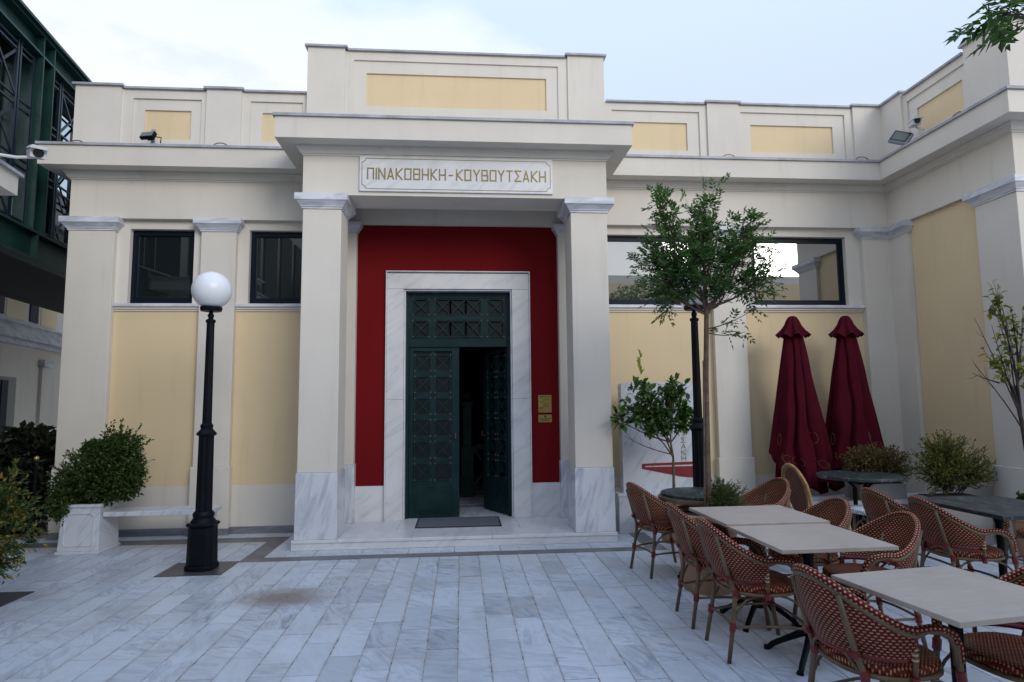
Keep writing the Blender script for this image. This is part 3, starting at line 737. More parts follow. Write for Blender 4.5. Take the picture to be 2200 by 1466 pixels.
def leaf_door(T, solid):
    lf = MB(T); W_ = 0.664
    lf.box(0, .06, 0, .045, 0, 2.228); lf.box(W_ - .10, W_, 0, .045, 0, 2.228); lf.box(.06, W_ - .10, 0, .045, 2.175, 2.228); lf.box(.06, W_ - .10, 0, .045, 0, .42); lf.box(.06, W_ - .10, .004, .045, .42, .46)
    o = gp(lf, 'door_leaf', 'door', bevel=0.003)
    gm, bs = MB(T), MB(T); cells = []
    zs = [0.475 + i * 0.287 for i in range(6)]
    for z in zs:
        for a, b_ in ((.075, .285), (.345, .55)): cells.append((a, b_, z, z + 0.215))
    grille(gm, bs, cells, .018)
    gm.box(.285, .345, .012, .04, .46, 2.175)
    for z in zs[1:]: gm.box(.062, W_ - .102, .014, .04, z - .062, z - .010)
    for z in zs[1:]: gm.prism([(.297, .006, z - .02), (.333, .006, z - .02), (.315, .006, z - .045)], (0, -.012, 0))
    gp(gm, 'grille', ('door', 'boss'), o)
    g_ = MB(T); g_.box(.06, W_ - .10, .034, .0395, .46, 2.175); gp(g_, 'glass', 'glass_shade', o)
    p_ = MB(T)
    for i, (q, d) in enumerate(((.085, .012), (.115, .020), (.15, .010))):
        p_.box(q, W_ - .04 - q, -d, -.0005 * (i + 1), .06 + i*.035, .38 - i*.03)
    p_.prism([(.262, -.021, .235), (.325, -.021, .235), (.2935, -.021, .19)], (0, -.012, 0))
    gp(p_, 'door_panel', 'door', o)
    h_ = MB(T); h_.tube([(W_ - .05, 0, 1.02), (W_ - .05, -.05, 1.02), (W_ - .05, -.05, 1.09)], .009, 8); gp(h_, 'handle', 'boss', o, smooth=True)
leaf_door(lambda p: Vector((-0.688 + p.x, DY + .02 + p.y, 0.118 + p.z)), True)
oa = R(63)
leaf_door(lambda p: Vector((0.622 - p.x*math.cos(oa) + p.y*math.sin(oa), DY + .05 + p.x*math.sin(oa) + p.y*math.cos(oa), 0.118 + p.z)), True)
# the hall seen through the open leaf
hl = MB()
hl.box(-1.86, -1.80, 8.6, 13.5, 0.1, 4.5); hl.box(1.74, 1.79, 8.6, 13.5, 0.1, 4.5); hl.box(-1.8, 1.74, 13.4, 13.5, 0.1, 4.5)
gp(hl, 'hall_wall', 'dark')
hl = MB(); hl.box(-1.8, 1.74, 8.425, 13.4, 0.05, 0.108); gp(hl, 'hall_floor', 'plinth')
hs = MB(); hs.box(-1.5, 1.5, 9.3, 9.36, .1085, .112); hs.box(-1.5, 1.5, 9.6, 9.63, .1085, .112); gp(hs, 'floor_border', 'black_slab')
rl = thing('stair_railing', 'dark newel post with ball finial and crossed railing just inside the open door', 'railing', (0.08, 10.3, 0.108))
q = MB(); q.box(0.0, 0.20, 10.2, 10.4, 0.108, 0.9); q.box(0.03, 0.17, 10.23, 10.37, 0.9, 1.55); q.box(0.01, 0.19, 10.21, 10.39, 1.55, 1.62); q.build('newel_post', M['green_steel'], rl, bevel=.004)
q = MB(); q.sphere((0.10, 10.3, 1.72), .105, 14, 10); q.build('ball_finial', M['green_steel'], rl, smooth='all')
q = MB(); q.box(0.2, 1.3, 10.27, 10.33, 0.86, 0.93); q.box(0.2, 1.3, 10.27, 10.33, 0.2, 0.27); q.box(0.62, 0.68, 10.27, 10.33, 0.27, 0.86)
for a, b_ in ((0.2, 0.62), (0.68, 1.3)):
    q.bar((a, 10.3, .27), (b_, 10.3, .86), .045, .03, (0, 1, 0)); q.bar((a, 10.303, .86), (b_, 10.303, .27), .045, .03, (0, 1, 0))
q.build('balustrade', M['green_steel'], rl)

# ================================================================ marble sign with gilded Greek lettering
SG = {'Π': [((0,0),(0,1),(1,1),(1,0))], 'Ι': [((.5,0),(.5,1))], 'Ν': [((0,0),(0,1),(1,0),(1,1))], 'Α': [((0,0),(.5,1),(1,0)), ((.2,.25),(.8,.25))],
      'Κ': [((0,0),(0,1)), ((1,1),(.1,.5),(1,0))], 'Ο': [((0,0),(0,1),(1,1),(1,0),(0,0))], 'Θ': [((0,0),(0,1),(1,1),(1,0),(0,0)), ((0,.5),(1,.5))],
      'Η': [((0,0),(0,1)), ((1,0),(1,1)), ((0,.47),(1,.47))], '-': [((0,.45),(1,.45))], 'Υ': [((0,1),(.5,.5),(1,1)), ((.5,.5),(.5,0))],
      'Β': [((0,0),(0,1),(.9,1),(.9,.5),(0,.5)), ((.9,.5),(1,.45),(1,0),(0,0))], 'Τ': [((0,1),(1,1)), ((.5,1),(.5,0))],
      'Σ': [((1,1),(0,1),(.62,.5),(0,0),(1,0))], 'Ε': [((1,1),(0,1),(0,0),(1,0)), ((0,.5),(.8,.5))]}
def glyph(mb, ch, x0, x1, z0, z1, y, wd, dep):
    k = 0
    ins = wd / 2
    for ln in SG[ch]:
        P = [Vector((x0 + ins + a*(x1 - x0 - wd), y, z0 + ins + b_*(z1 - z0 - wd))) for a, b_ in ln]
        for p, q_ in zip(P, P[1:]):
            d = (q_ - p).normalized() * wd * 0.5; k += 1
            mb.bar(p - d, q_ + d, wd, dep + 0.0004*k, (0, 1, 0))
sg = thing('wall_sign', 'white marble name sign with gilded Greek lettering above the porch opening', 'sign', (-0.04, 7.28, 4.07))
q = MB(); q.box(-1.18, 1.10, 7.255, 7.279, 4.075, 4.50); q.build('slab', M['white_marble'], sg, bevel=.004)
q = MB(); PXS = [('Π',145,220),('Ι',236,250),('Ν',263,340),('Α',357,430),('Κ',446,520),('Ο',538,614),('Θ',632,706),('Η',723,798),('Κ',815,885),('Η',905,980),('-',1008,1058),
     ('Κ',1088,1162),('Ο',1178,1253),('Υ',1272,1345),('Β',1360,1435),('Ο',1450,1524),('Υ',1540,1610),('Τ',1628,1702),('Σ',1718,1793),('Α',1810,1880),('Κ',1897,1970),('Η',1987,2062)]
for ch, a, b_ in PXS:
    glyph(q, ch, -1.18 + (a - 65)*2.28/2070, -1.18 + (b_ - 65)*2.28/2070, 4.217, 4.357, 7.2535, 0.0155, 0.004)
q.build('lettering', M['gold'], sg)
q = MB(); bx0, bx1, bz0, bz1, nr_ = -1.150, 1.072, 4.105, 4.470, 0.045
pl = []
for cx, cz, a0 in ((bx0, bz0, 0), (bx0, bz1, -90), (bx1, bz1, 180), (bx1, bz0, 90)):
    for i in range(6):
        a = R(a0 + i*18); pl.append(Vector((cx + nr_*math.cos(a), 7.2538, cz + nr_*math.sin(a))))
for k in range(len(pl)): q.bar(pl[k], pl[(k+1) % len(pl)], 0.007, 0.003 + 0.0002*(k % 2), (0, 1, 0))
q.build('border', M['gold'], sg)

# brass plaques
pq = thing('brass_plaque', 'larger square brass plaque on the red wall, above the small one', 'plaque', (1.11, 8.33, 1.46))
q = MB(); q.box(1.02, 1.198, 8.318, 8.3295, 1.462, 1.692); q.build('plate', M['brass'], pq, bevel=.003)
q = MB(); rg = random.Random(3)
q.box(1.03, 1.188, 8.3165, 8.3175, 1.672, 1.678); q.box(1.03, 1.188, 8.3165, 8.3175, 1.652, 1.657)
for z, a, b_ in ((1.628, 1.07, 1.17), (1.605, 1.035, 1.10), (1.588, 1.035, 1.08), (1.560, 1.09, 1.16), (1.540, 1.08, 1.17), (1.525, 1.035, 1.09), (1.513, 1.035, 1.085)): q.box(a, b_, 8.3165, 8.3175, z, z + .006)
q.build('engraving', M['engrave'], pq)
pq = thing('brass_plaque', 'smaller oblong brass plaque on the red wall, below the square one', 'plaque', (1.11, 8.33, 1.335))
q = MB(); q.prism([(1.03, 8.318, 1.335), (1.188, 8.318, 1.335), (1.198, 8.318, 1.345), (1.198, 8.318, 1.425), (1.188, 8.318, 1.435), (1.03, 8.318, 1.435), (1.02, 8.318, 1.425), (1.02, 8.318, 1.345)], (0, .0115, 0)); q.build('plate', M['brass'], pq)
q = MB(); q.tube([(1.11, 8.3165, 1.412), (1.11, 8.3178, 1.412)], .014, 10); q.box(1.035, 1.185, 8.3165, 8.3175, 1.375, 1.384); q.box(1.055, 1.165, 8.3165, 8.3175, 1.352, 1.360); q.build('engraving', M['engrave'], pq)

# doormat
dm = thing('doormat', 'grey doormat with black edge in front of the green door', 'doormat', (-0.03, 8.08, 0.113))
q = MB(); q.box(-0.555, 0.49, 7.765, 8.40, 0.1135, 0.121); q.build('rubber_backing', M['mat_edge'], dm, bevel=.003)
q = MB(); q.box(-0.535, 0.47, 7.785, 8.38, 0.1212, 0.128); q.build('pile', M['mat'], dm, bevel=.003)

# ================================================================ street lamps
def street_lamp(x, y, label, hz=0.0):
    t_ = thing('street_lamp', label, 'street lamp', (x, y, 0), 0, 'black globe lamp posts')
    c = (x, y, 0)
    def oct_(r0, th): return r0
    q = MB()
    hw = 0.135
    for z0, z1, a, b_ in ((0.005, 0.055, .138, .134), (0.055, 0.41, .125, .117), (0.41, 0.435, .117, .139), (0.435, 0.455, .139, .122)):
        pts0, pts1 = [], []
        for hw_, pts, z in ((a, pts0, z0), (b_, pts1, z1)):
            ch = hw_*0.42
            for sx, sy in ((1,-1),(1,1),(-1,1),(-1,-1)):
                pr = [(sx*hw_, sy*(hw_-ch)), (sx*(hw_-ch), sy*hw_)]
                if sx*sy > 0: pts += [(x+p[0], y+p[1], z) for p in pr]
                else: pts += [(x+p[0], y+p[1], z) for p in pr[::-1]]
        i0 = [q.vert(p) for p in pts0]; i1 = [q.vert(p) for p in pts1]
        q.face(i0[::-1]); q.face(i1)
        for k in range(8): q.face((i0[k], i0[(k+1) % 8], i1[(k+1) % 8], i1[k]))
    q.build('pedestal', M['iron'], t_, bevel=.006)
    q = MB(); q.lathe([(.121,.452),(.112,.47),(.10,.485),(.092,.50),(.10,.515),(.10,.535),(.084,.56)], c, 20); q.build('base_moulding', M['iron'], t_, smooth=True)
    q = MB(); q.lathe([(.077,.558),(.071,1.30)], c, 48, lambda th, r, z: r*(1 - 0.10*abs(math.sin(6*th)))); q.build('fluted_shaft', M['iron'], t_, smooth=True)
    q = MB(); q.lathe([(.080,1.298),(.094,1.31),(.094,1.325),(.07,1.35),(.054,1.37),(.060,1.385),(.060,1.405),(.047,1.42)], c, 20); q.build('collar', M['iron'], t_, smooth=True)
    q = MB(); q.lathe([(.046,1.418),(.038,2.45)], c, 32, lambda th, r, z: r*(1 - 0.08*abs(math.sin(5*th)))); q.lathe([(.044,2.44),(.047,2.452),(.047,2.468),(.030,2.475),(.022,2.485),(.030,2.505),(.030,2.52),(.020,2.535),(.020,2.555)], c, 16); q.build('pole', M['iron'], t_, smooth=True)
    q = MB(); q.lathe([(.045,2.553),(.098,2.558),(.105,2.575),(.105,2.60),(.09,2.603)], c, 24); q.build('lamp_holder', M['iron'], t_, smooth=True)
    q = MB(); q.sphere((x, y, 2.775), .192, 32, 20); q.build('globe', M['globe'], t_, smooth='all')
street_lamp(-2.545, 6.60, 'black fluted lamp post with white globe beside the marble bench on the left')
street_lamp(2.47, 6.45, 'black fluted lamp post whose white globe is hidden behind the potted tree')

# ================================================================ left planter, bench, boxwood
pt = thing('marble_planter', 'square white marble planter with carved panel holding the boxwood, by the left pilaster', 'planter', (-4.17, 7.62, 0))
q = MB(); q.box(-4.40, -3.94, 7.385, 7.835, 0.0, 0.03); q.frustum((-4.385, -3.955, 7.40, 7.82), 0.03, (-4.36, -3.965, 7.42, 7.80), 0.49)
q.build('body', M['stele'], pt, bevel=.006)
q = MB(); q.sweep([(-4.36, 7.80), (-4.36, 7.42), (-3.965, 7.42), (-3.965, 7.80)], [(-0.03, .4905), (0.006, .4905), (0.014, .505), (0.014, .53), (-0.03, .53)], closed=True); q.build('rim', M['stele'], pt)
q = MB()
def fy(z): return 7.40 + (z - .03)/.46*.02 - .004
pn = [(-4.31, .09), (-4.04, .09), (-4.02, .12), (-4.02, .40), (-4.045, .43), (-4.30, .43), (-4.325, .40), (-4.325, .12)]
for k in range(8):
    a, b_ = pn[k], pn[(k+1) % 8]; q.bar((a[0], fy(a[1]), a[1]), (b_[0], fy(b_[1]), b_[1]), .010, .012 + .0004*(k % 2), (0, 1, 0))
q.build('carved_border', M['stele'], pt)
q = MB(); q.box(-4.33, -3.995, 7.45, 7.77, .4915, .51); q.build('soil', M['soil'], pt)
bn = thing('marble_bench', 'white marble slab bench running from the boxwood planter to behind the lamp post', 'bench', (-3.4, 7.62, 0))
q = MB(); q.box(-3.949, -2.80, 7.45, 7.80, 0.385, 0.437); q.build('seat', M['stele'], bn, bevel=.006)
q = MB(); q.box(-2.98, -2.84, 7.50, 7.75, 0.0, 0.3845); q.build('support', M['stele'], bn, bevel=.005)

# ---- foliage helpers
def rnd_unit(rg):
    while True:
        v = Vector((rg.uniform(-1,1), rg.uniform(-1,1), rg.uniform(-1,1)))
        if 0.05 < v.length < 1: return v.normalized()
def curve(p, q_, bend, n=5):
    p, q_ = Vector(p), Vector(q_); out = []
    for i in range(n + 1):
        t_ = i / n; out.append(p.lerp(q_, t_) + Vector(bend)*math.sin(math.pi*t_))
    return out
def small_shrub(seed, root, lobes, wood, leaves, leaf_len, per, droop=0.0, r0=0.004, spread=0.55, wl=0.5, tw_in=0.35):
    """twigs from root into ellipsoid lobes (centre, radii, n); small leaves along the outer part of each twig"""
    rg = random.Random(seed); root = Vector(root)
    for c, rad, n in lobes:
        c = Vector(c)
        for i in range(n):
            d = rnd_unit(rg); k = rg.uniform(0.55, 1.0) if rg.random() < 0.75 else rg.uniform(0.2, 0.6)
            tip = c + Vector((d.x*rad[0], d.y*rad[1], d.z*rad[2])) * k
            st_ = root.lerp(c, rg.uniform(0.25, 0.9)) + Vector((rg.uniform(-.03,.03), rg.uniform(-.03,.03), 0))
            pts = curve(st_, tip, (rg.uniform(-.03,.03), rg.uniform(-.03,.03), rg.uniform(-.02,.05)), 4)
            if droop: pts[-1] = pts[-1] - Vector((0,0,droop*rg.random()))
            wood.tube(pts, [r0, r0*.9, r0*.75, r0*.55, r0*.3], 3, False)
            for j in range(per):
                t_ = tw_in + (1 - tw_in)*(j + rg.random())/per
                s_ = t_*4; a = min(int(s_), 3); p = pts[a].lerp(pts[a+1], s_ - a)
                ax = (pts[a+1] - pts[a]).normalized()
                dd_ = (rnd_unit(rg)*spread + ax*0.8 + Vector((0,0,.15))).normalized()
                ll = leaf_len*rg.uniform(0.7, 1.25)
                leaves.leaf(p, dd_, (rnd_unit(rg)*0.8 + Vector((0,0,1))).normalized(), ll, ll*wl)

def leaf_cloud(seed, lobes, leaves, n, ln, wl=.58):
    rg = random.Random(seed)
    for c, rad in lobes:
        c = Vector(c)
        for i in range(n):
            d = rnd_unit(rg); k = rg.uniform(.55, 1.0)**.5*(1 + .10*math.sin(9*d.x + seed)*math.sin(8*d.z + 2*d.y))
            p = c + Vector((d.x*rad[0], d.y*rad[1], d.z*rad[2]))*k
            l2 = ln*rg.uniform(.7, 1.3); leaves.leaf(p, (d*.7 + rnd_unit(rg)).normalized(), (Vector((0, 0, 1)) + rnd_unit(rg)*.8).normalized(), l2, l2*wl)
wd, lv = MB(), MB()
leaf_cloud(5, [((-4.06, 7.6, .86), (.36, .28, .30)), ((-3.85, 7.58, 1.08), (.21, .20, .23)), ((-4.38, 7.6, .72), (.18, .22, .22)), ((-3.77, 7.55, .83), (.17, .20, .20)), ((-3.95, 7.6, .68), (.30, .22, .16)), ((-4.40, 7.46, .52), (.14, .12, .15)), ((-4.12, 7.58, 1.12), (.14, .14, .10))], lv, 1150, .036)
small_shrub(2, (-4.15, 7.6, .48), [((-4.05, 7.6, .90), (.48, .36, .42), 330), ((-3.85, 7.58, 1.12), (.30, .28, .36), 170), ((-4.40, 7.6, .70), (.26, .28, .30), 130), ((-3.75, 7.55, .85), (.26, .26, .30), 120), ((-3.95, 7.6, .66), (.38, .25, .20), 90), ((-4.40, 7.46, .48), (.20, .16, .20), 60)], wd, lv, 0.040, 24, 0, .002, .75, .6, .1)
for k in range(5):
    a = -0.9 + k*.45; wd.tube(curve((-4.15, 7.6, .48), (-4.1 + .25*math.sin(a), 7.6 + .1*math.cos(k), .95), (0.02, 0, 0), 4), [.014, .012, .01, .007, .004], 5, False)
bxw = thing('boxwood_bush', 'dense dark green boxwood bush growing in the square marble planter', 'bush', (-4.15, 7.6, .5))
lv.build('foliage', M['box_leaf'], bxw); wd.build('branch', M['darkbark'], bxw)

# left foreground shrub in a pot outside the frame's edge
wd, lv = MB(), MB()
small_shrub(4, (-3.95, 5.35, .42), [((-3.76, 5.35, .80), (.40, .38, .36), 80), ((-3.46, 5.30, .72), (.27, .28, .30), 60), ((-3.42, 5.25, 1.03), (.10, .10, .22), 14), ((-3.47, 5.2, .45), (.22, .2, .22), 40), ((-3.85, 5.3, 1.0), (.25, .25, .25), 40)], wd, lv, 0.046, 20, 0.05, .0025, .6, .42, .2)
leaf_cloud(7, [((-3.76, 5.35, .80), (.34, .32, .30)), ((-3.47, 5.30, .72), (.20, .22, .25)), ((-3.47, 5.2, .47), (.16, .16, .17))], lv, 90, .042, .42)
fs = thing('flowering_shrub', 'loose green shrub with orange yellow leaves at the left edge of the courtyard', 'shrub', (-3.95, 5.35, .42))
lv.build('foliage', M['mixed_leaf'], fs); wd.build('branch', M['darkbark'], fs)
fp = thing('terracotta_pot', 'terracotta pot under the orange yellow shrub at the left edge', 'pot', (-3.95, 5.35, 0))
q = MB(); q.lathe([(.14,0.003),(.18,.36),(.20,.365),(.205,.41),(.18,.41),(.17,.38)], (-3.95, 5.35, 0), 24); q.build('bowl', M['terracotta'], fp, smooth=True)
q = MB(); q.lathe([(.165,.382),(.165,.392)], (-3.95, 5.35, 0), 20); q.build('soil', M['soil'], fp)

# dark hedge left of the building
wd, lv = MB(), MB()
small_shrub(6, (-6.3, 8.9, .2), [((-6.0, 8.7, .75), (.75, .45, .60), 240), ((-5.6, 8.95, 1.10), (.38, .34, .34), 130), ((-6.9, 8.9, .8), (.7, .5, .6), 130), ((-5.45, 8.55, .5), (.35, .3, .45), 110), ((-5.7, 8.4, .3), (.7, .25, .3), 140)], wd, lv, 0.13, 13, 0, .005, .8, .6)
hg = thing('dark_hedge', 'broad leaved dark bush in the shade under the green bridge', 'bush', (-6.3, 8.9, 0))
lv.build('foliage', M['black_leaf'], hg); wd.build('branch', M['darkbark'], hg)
ip = thing('iron_post', 'thin black iron post with pale knob at the left corner of the gallery', 'post', (-5.10, 8.12, 0))
q = MB(); q.tube([(-5.10, 8.12, 0.0), (-5.10, 8.12, .96)], .016, 8); q.tube([(-5.10, 8.12, 0.0), (-5.10, 8.12, .03)], .05, 10); q.build('shaft', M['iron'], ip, smooth=True)
q = MB(); q.sphere((-5.10, 8.12, .985), .03, 10, 8); q.build('knob', M['brass'], ip, smooth='all')

# ================================================================ green footbridge
B0 = Vector((-5.382, 7.688, 0)); BD = Vector((-0.1395, 0.99022, 0)); BN = Vector((BD.y, -BD.x, 0))
TB = lambda p: B0 + BD*p.x + BN*p.y + Vector((0, 0, p.z))       # (along, outward, z)
br = thing('footbridge', 'dark green steel footbridge with glazed lattice sides crossing high at the left', 'footbridge', B0)
S0, S1 = -2.2, 9.0
q = MB(TB)
q.box(S0, S1, -.26, 0.0, 6.47, 6.50); q.box(S0, S1, -.14, -.11, 6.235, 6.469); q.box(S0, S1, -.26, -.01, 6.205, 6.234)
q.box(S0, S1, -.30, 0.05, 6.505, 6.545); q.build('top_beam', M['green_steel'], br)
q = MB(TB)
q.box(S0, S1, -.20, 0.0, 3.85, 3.88); q.box(S0, S1, -.11, -.08, 3.53, 3.849); q.box(S0, S1, -.20, 0.0, 3.50, 3.529)
for s_ in (-1.74, 0.69, 3.12, 5.55): q.box(s_ + .14, s_ + .16, -.079, -.002, 3.5295, 3.8495)
q.build('floor_beam', M['green_steel'], br)
for s_ in (-1.74, 0.69, 3.12, 5.55):
    q = MB(TB); q.box(s_, s_ + .025, -.25, 0.0, 3.881, 6.204); q.box(s_ + .285, s_ + .31, -.25, 0.0, 3.881, 6.204); q.box(s_ + .026, s_ + .284, -.14, -.11, 3.881, 6.204)
    q.box(s_, s_ + .02, -.109, -.005, 6.2345, 6.4695); q.box(s_ + .29, s_ + .31, -.109, -.005, 6.2345, 6.4695)
    for dz in (0, 1):
        for dx in (.09, .22): q.tube([TB(Vector((s_ + dx, -.06, 6.204))) - B0 + B0 if False else (s_ + dx, -.06, 6.19), (s_ + dx, -.06, 6.2045)], .018, 6)
    q.build('post', M['green_steel'], br)
for s_ in (-1.74, 0.69, 3.12):
    a, b_ = s_ + .31, s_ + 2.43
    q = MB(TB); yy = -.10
    cells = [(a + .06, a + .36), (a + .42, a + 1.03), (a + 1.09, a + 1.70), (a + 1.76, b_ - .06)]
    for c0, c1 in cells:
        for e in (c0, c1): q.box(e - .016, e + .016, yy - .02, yy + .02, 3.885, 6.2)
        zz = [3.95, 4.62, 4.72, 5.36, 5.46, 6.06, 6.14]
        for z in zz: q.box(c0 + .017, c1 - .017, yy - .012, yy + .012, z - .012, z + .012)
        if c1 - c0 > .4:
            for z0, z1 in ((3.97, 4.60), (4.74, 5.34), (5.48, 6.04)):
                q.bar((c0 + .02, yy, z0), (c1 - .02, yy, z1), .035, .012, (0, 1, 0)); q.bar((c0 + .02, yy + .014, z1), (c1 - .02, yy + .014, z0), .03, .012, (0, 1, 0))
    q.build('lattice', M['blue_steel'], br)
    q = MB(TB); q.box(a + .002, b_ - .002, -.30, -.29, 3.89, 6.20); q.build('glass', M['glass_dark'], br)
q = MB(TB); q.box(S0, S1, -1.72, -.205, 3.505, 3.62); q.box(S0, S1, -1.92, -1.725, 3.50, 3.88); q.build('floor_deck', M['mat_edge'], br)
q = MB(TB); q.box(S0, S1, -1.95, -.305, 6.40, 6.50); q.build('roof', M['blue_steel'], br)
q = MB(TB); q.box(S0, S1, -1.80, -1.76, 3.89, 6.39)
q.build('far_side', M['glass_dark'], br)

# ================================================================ building beyond the bridge
A0 = Vector((-8.737, 12.612, 0)); A1 = Vector((-9.331, 15.358, 0)); AD = (A1 - A0).normalized(); AN = Vector((AD.y, -AD.x, 0))
TA = lambda p: A0 + AD*p.x + AN*p.y + Vector((0, 0, p.z))
bgb = thing('background_building', 'cream building with cornice, louvred vent and doorway seen under the bridge', 'building', A0)
q = MB(TA); q.box(-8, 12, -.8, -.25, 0, 3.0)
q.build('wall', M['cream'], bgb)
q = MB(TA); q.box(-8, 12, -3, -.45, 3.3, 6.5); 
q.build('upper_wall', M['cream'], bgb)
MB(TA).box(5.2, 6.0, -.24, 4.6, 0, 6.5).build('added_shade_wall', M['cream'], bgb)  # unseen wall, added to keep skylight off the building under the bridge
for s_ in (-4.2, -2.2, -.35, 1.3, 3.0): MB(TA).box(s_, s_ + .9, -.449, -.43, 3.5, 5.2).build('panel', M['yellow'], bgb)
for s_ in (.75, 2.4): MB(TA).box(s_, s_ + .42, -.449, -.42, 3.52, 4.9).build('window', M['frame'], bgb)
q = MB(TA); q.box(-8, 12, -.6, .02, 3.0, 3.27); q.box(-8, 12, -.6, .05, 3.271, 3.31); q.box(-8, 12, -.6, -.15, 2.9, 2.999); q.build('cornice', M['cap'], bgb)
for s_ in (-1.0, 2.55):
    q = MB(TA); q.box(s_, s_ + .38, -.249, -.18, 0, 2.5); o = q.build('pilaster', M['cream'], bgb)
    q = MB(TA); q.box(s_ - .06, s_ + .44, -.249, -.12, 2.501, 2.66); q.build('capital', M['cap'], o)
q = MB(TA); q.box(.72, 1.45, -.249, -.235, 0, 2.22); o = q.build('doorway', M['concrete'], bgb)
q = MB(TA); q.box(.76, 1.02, -.2345, -.20, 0, 2.15); q.build('door', M['blue_steel'], o)
q = MB(TA); q.box(.32, .62, -.249, -.22, 1.75, 2.2)
for k in range(12): q.box(.34, .60, -.2195, -.205, 1.77 + k*.035, 1.785 + k*.035)
q.build('vent', M['white_paint'], bgb)
q = MB(TA); q.box(-.28, -.02, -.249, -.22, .95, 1.25); q.build('notice_board', M['frame'], bgb)

# ================================================================ near left side building (its cornice corner enters the frame)
sbd = thing('side_building', 'cream side building whose cornice corner juts in at the upper left edge', 'building', (-4.6, 3.5, 0))
q = MB(); q.box(-7.5, -4.55, -9, 5.55, 0, 3.55); q.build('wall', M['cream'], sbd)
q = MB(); q.prism([(-4.08, 6.0, 3.545), (-3.92, 4.9, 3.545), (-3.70, -9, 3.545), (-4.6, -9, 3.545), (-7.5, 5.55, 3.545), (-7.0, 6.0, 3.545)][::-1], (0, 0, .18)); q.build('cornice', M['cream'], sbd)
q = MB(); q.prism([(-4.05, 6.03, 3.7255), (-3.89, 4.9, 3.7255), (-3.67, -9, 3.7255), (-4.6, -9, 3.7255), (-7.5, 5.55, 3.7255), (-7.0, 6.03, 3.7255)][::-1], (0, 0, .03)); q.build('cornice_coping', M['coping'], sbd)
q = MB(); q.box(-9, -5.2, -9, 4.9, 3.76, 7.0); q.build('upper_storey', M['green_steel'], sbd)
for k in range(9): MB().box(-5.199, -5.16, -8.6 + k*1.5, -7.5 + k*1.5, 4.1, 6.6).build('window', M['dark'], sbd)

# opposite building: closes the courtyard behind the camera and shows in the window panes
opp = thing('opposite_building', 'cream building across the courtyard, seen reflected in the right hand window panes', 'building', (2, -5.2, 0))
q = MB(); q.box(-8, 14, -9, -5.2, 0, 4.6); q.build('wall', M['cream'], opp)
q = MB(); q.box(-8, 14, -9, -4.9, 4.6, 4.9); q.build('cornice', M['cream'], opp)
q = MB(); q.box(-8, 14, -9, -5.25, 4.9, 6.15); q.build('parapet', M['cream'], opp)
for k in range(7): MB().box(-7.2 + k*3, -5.2 + k*3, -5.249, -5.235, 5.2, 5.85).build('parapet_panel', M['yellow'], opp)
for k in range(7): MB().box(-7.3 + k*3, -5.1 + k*3, -5.199, -5.185, 0.7, 2.7).build('panel', M['yellow'], opp)
for k in range(7): MB().box(-7.1 + k*3, -5.3 + k*3, -5.199, -5.19, 2.95, 3.9).build('window', M['glass_dark'], opp)

# ================================================================ floodlights, cameras, small uplights on the cornice
def uplight(x, y, rz, label):
    t_ = thing('cornice_uplight', label, 'light fitting', (x, y, 4.888), rz, 'small uplights along the cornice')
    q = MB(); q.box(-.045, .045, -.03, .03, .0, .05); q.build('body', M['white_paint'], t_, local=True, bevel=.004)
    q = MB(); q.tube([(-.09 + .09*(1 - math.cos(math.pi*i/8)), 0, .045 + .05*math.sin(math.pi*i/8)) for i in range(9)], .007, 6); q.build('bracket', M['boss'], t_, local=True, smooth=True)
uplight(-4.88, 8.16, 0, 'small cornice uplight nearest the left corner of the gallery roof')
uplight(-3.10, 8.14, 0, 'small arched uplight on the left cornice, right of the black floodlight')
uplight(-1.66, 7.46, 0, 'small arched uplight on the porch cornice, left end above the sign')
uplight(1.68, 7.46, 0, 'small arched uplight on the porch cornice, right end above the sign')
uplight(3.70, 8.14, 0, 'small arched uplight on the right cornice above the potted tree')
uplight(5.62, 8.12, 0, 'small arched uplight in the inner corner of the right cornice')
uplight(5.90, 6.75, R(90), 'small dark arched uplight on the wing cornice near its end pier')

fl = thing('floodlight', 'black floodlight on a short grey post above the left cornice', 'floodlight', (-3.94, 8.12, 4.887))
q = MB(); q.box(-3.955, -3.915, 8.12, 8.15, 4.887, 5.14); q.build('post', M['coping'], fl)
TF = lambda p: Vector((-3.955, 8.06, 5.03)) + Matrix.Rotation(R(-14), 3, 'Z') @ (Matrix.Rotation(R(-30), 3, 'X') @ p)
q = MB(TF); q.box(-.105, .085, -.02, .03, -.05, .05); q.box(-.04, .04, .03, .06, -.03, .03); q.build('housing', M['iron'], fl, bevel=.006)
q = MB(TF); q.box(-.09, .07, -.0235, -.0205, -.037, .037); q.build('lens', M['lampglass'], fl)
q = MB(); q.tube([(-3.90, 8.07, 5.02), (-3.82, 8.10, 5.02), (-3.84, 8.13, 4.96)], .008, 6); q.build('bracket', M['iron'], fl)

fl = thing('floodlight', 'silver framed square floodlight on the wing cornice beside a camera', 'floodlight', (5.86, 7.62, 4.887))
TF = lambda p: Vector((5.84, 7.63, 5.06)) + Matrix.Rotation(R(-52), 3, 'Z') @ (Matrix.Rotation(R(28), 3, 'Y') @ (Matrix.Rotation(R(-24), 3, 'X') @ p))
q = MB(TF); q.box(-.12, .12, -.02, .04, -.09, .09); q.box(-.07, .07, .04, .08, -.06, .06); q.build('housing', M['coping'], fl, bevel=.006)
q = MB(TF); q.box(-.105, .105, -.0235, -.0205, -.078, .078); o = q.build('bezel', M['lens'], fl)
q = MB(TF); q.box(-.085, .085, -.0265, -.024, -.06, .06); q.build('lens', M['lampglass'], o)
q = MB(); q.tube([(5.87, 7.60, 4.888), (5.87, 7.60, 5.02)], .014, 8); q.build('bracket', M['coping'], fl)

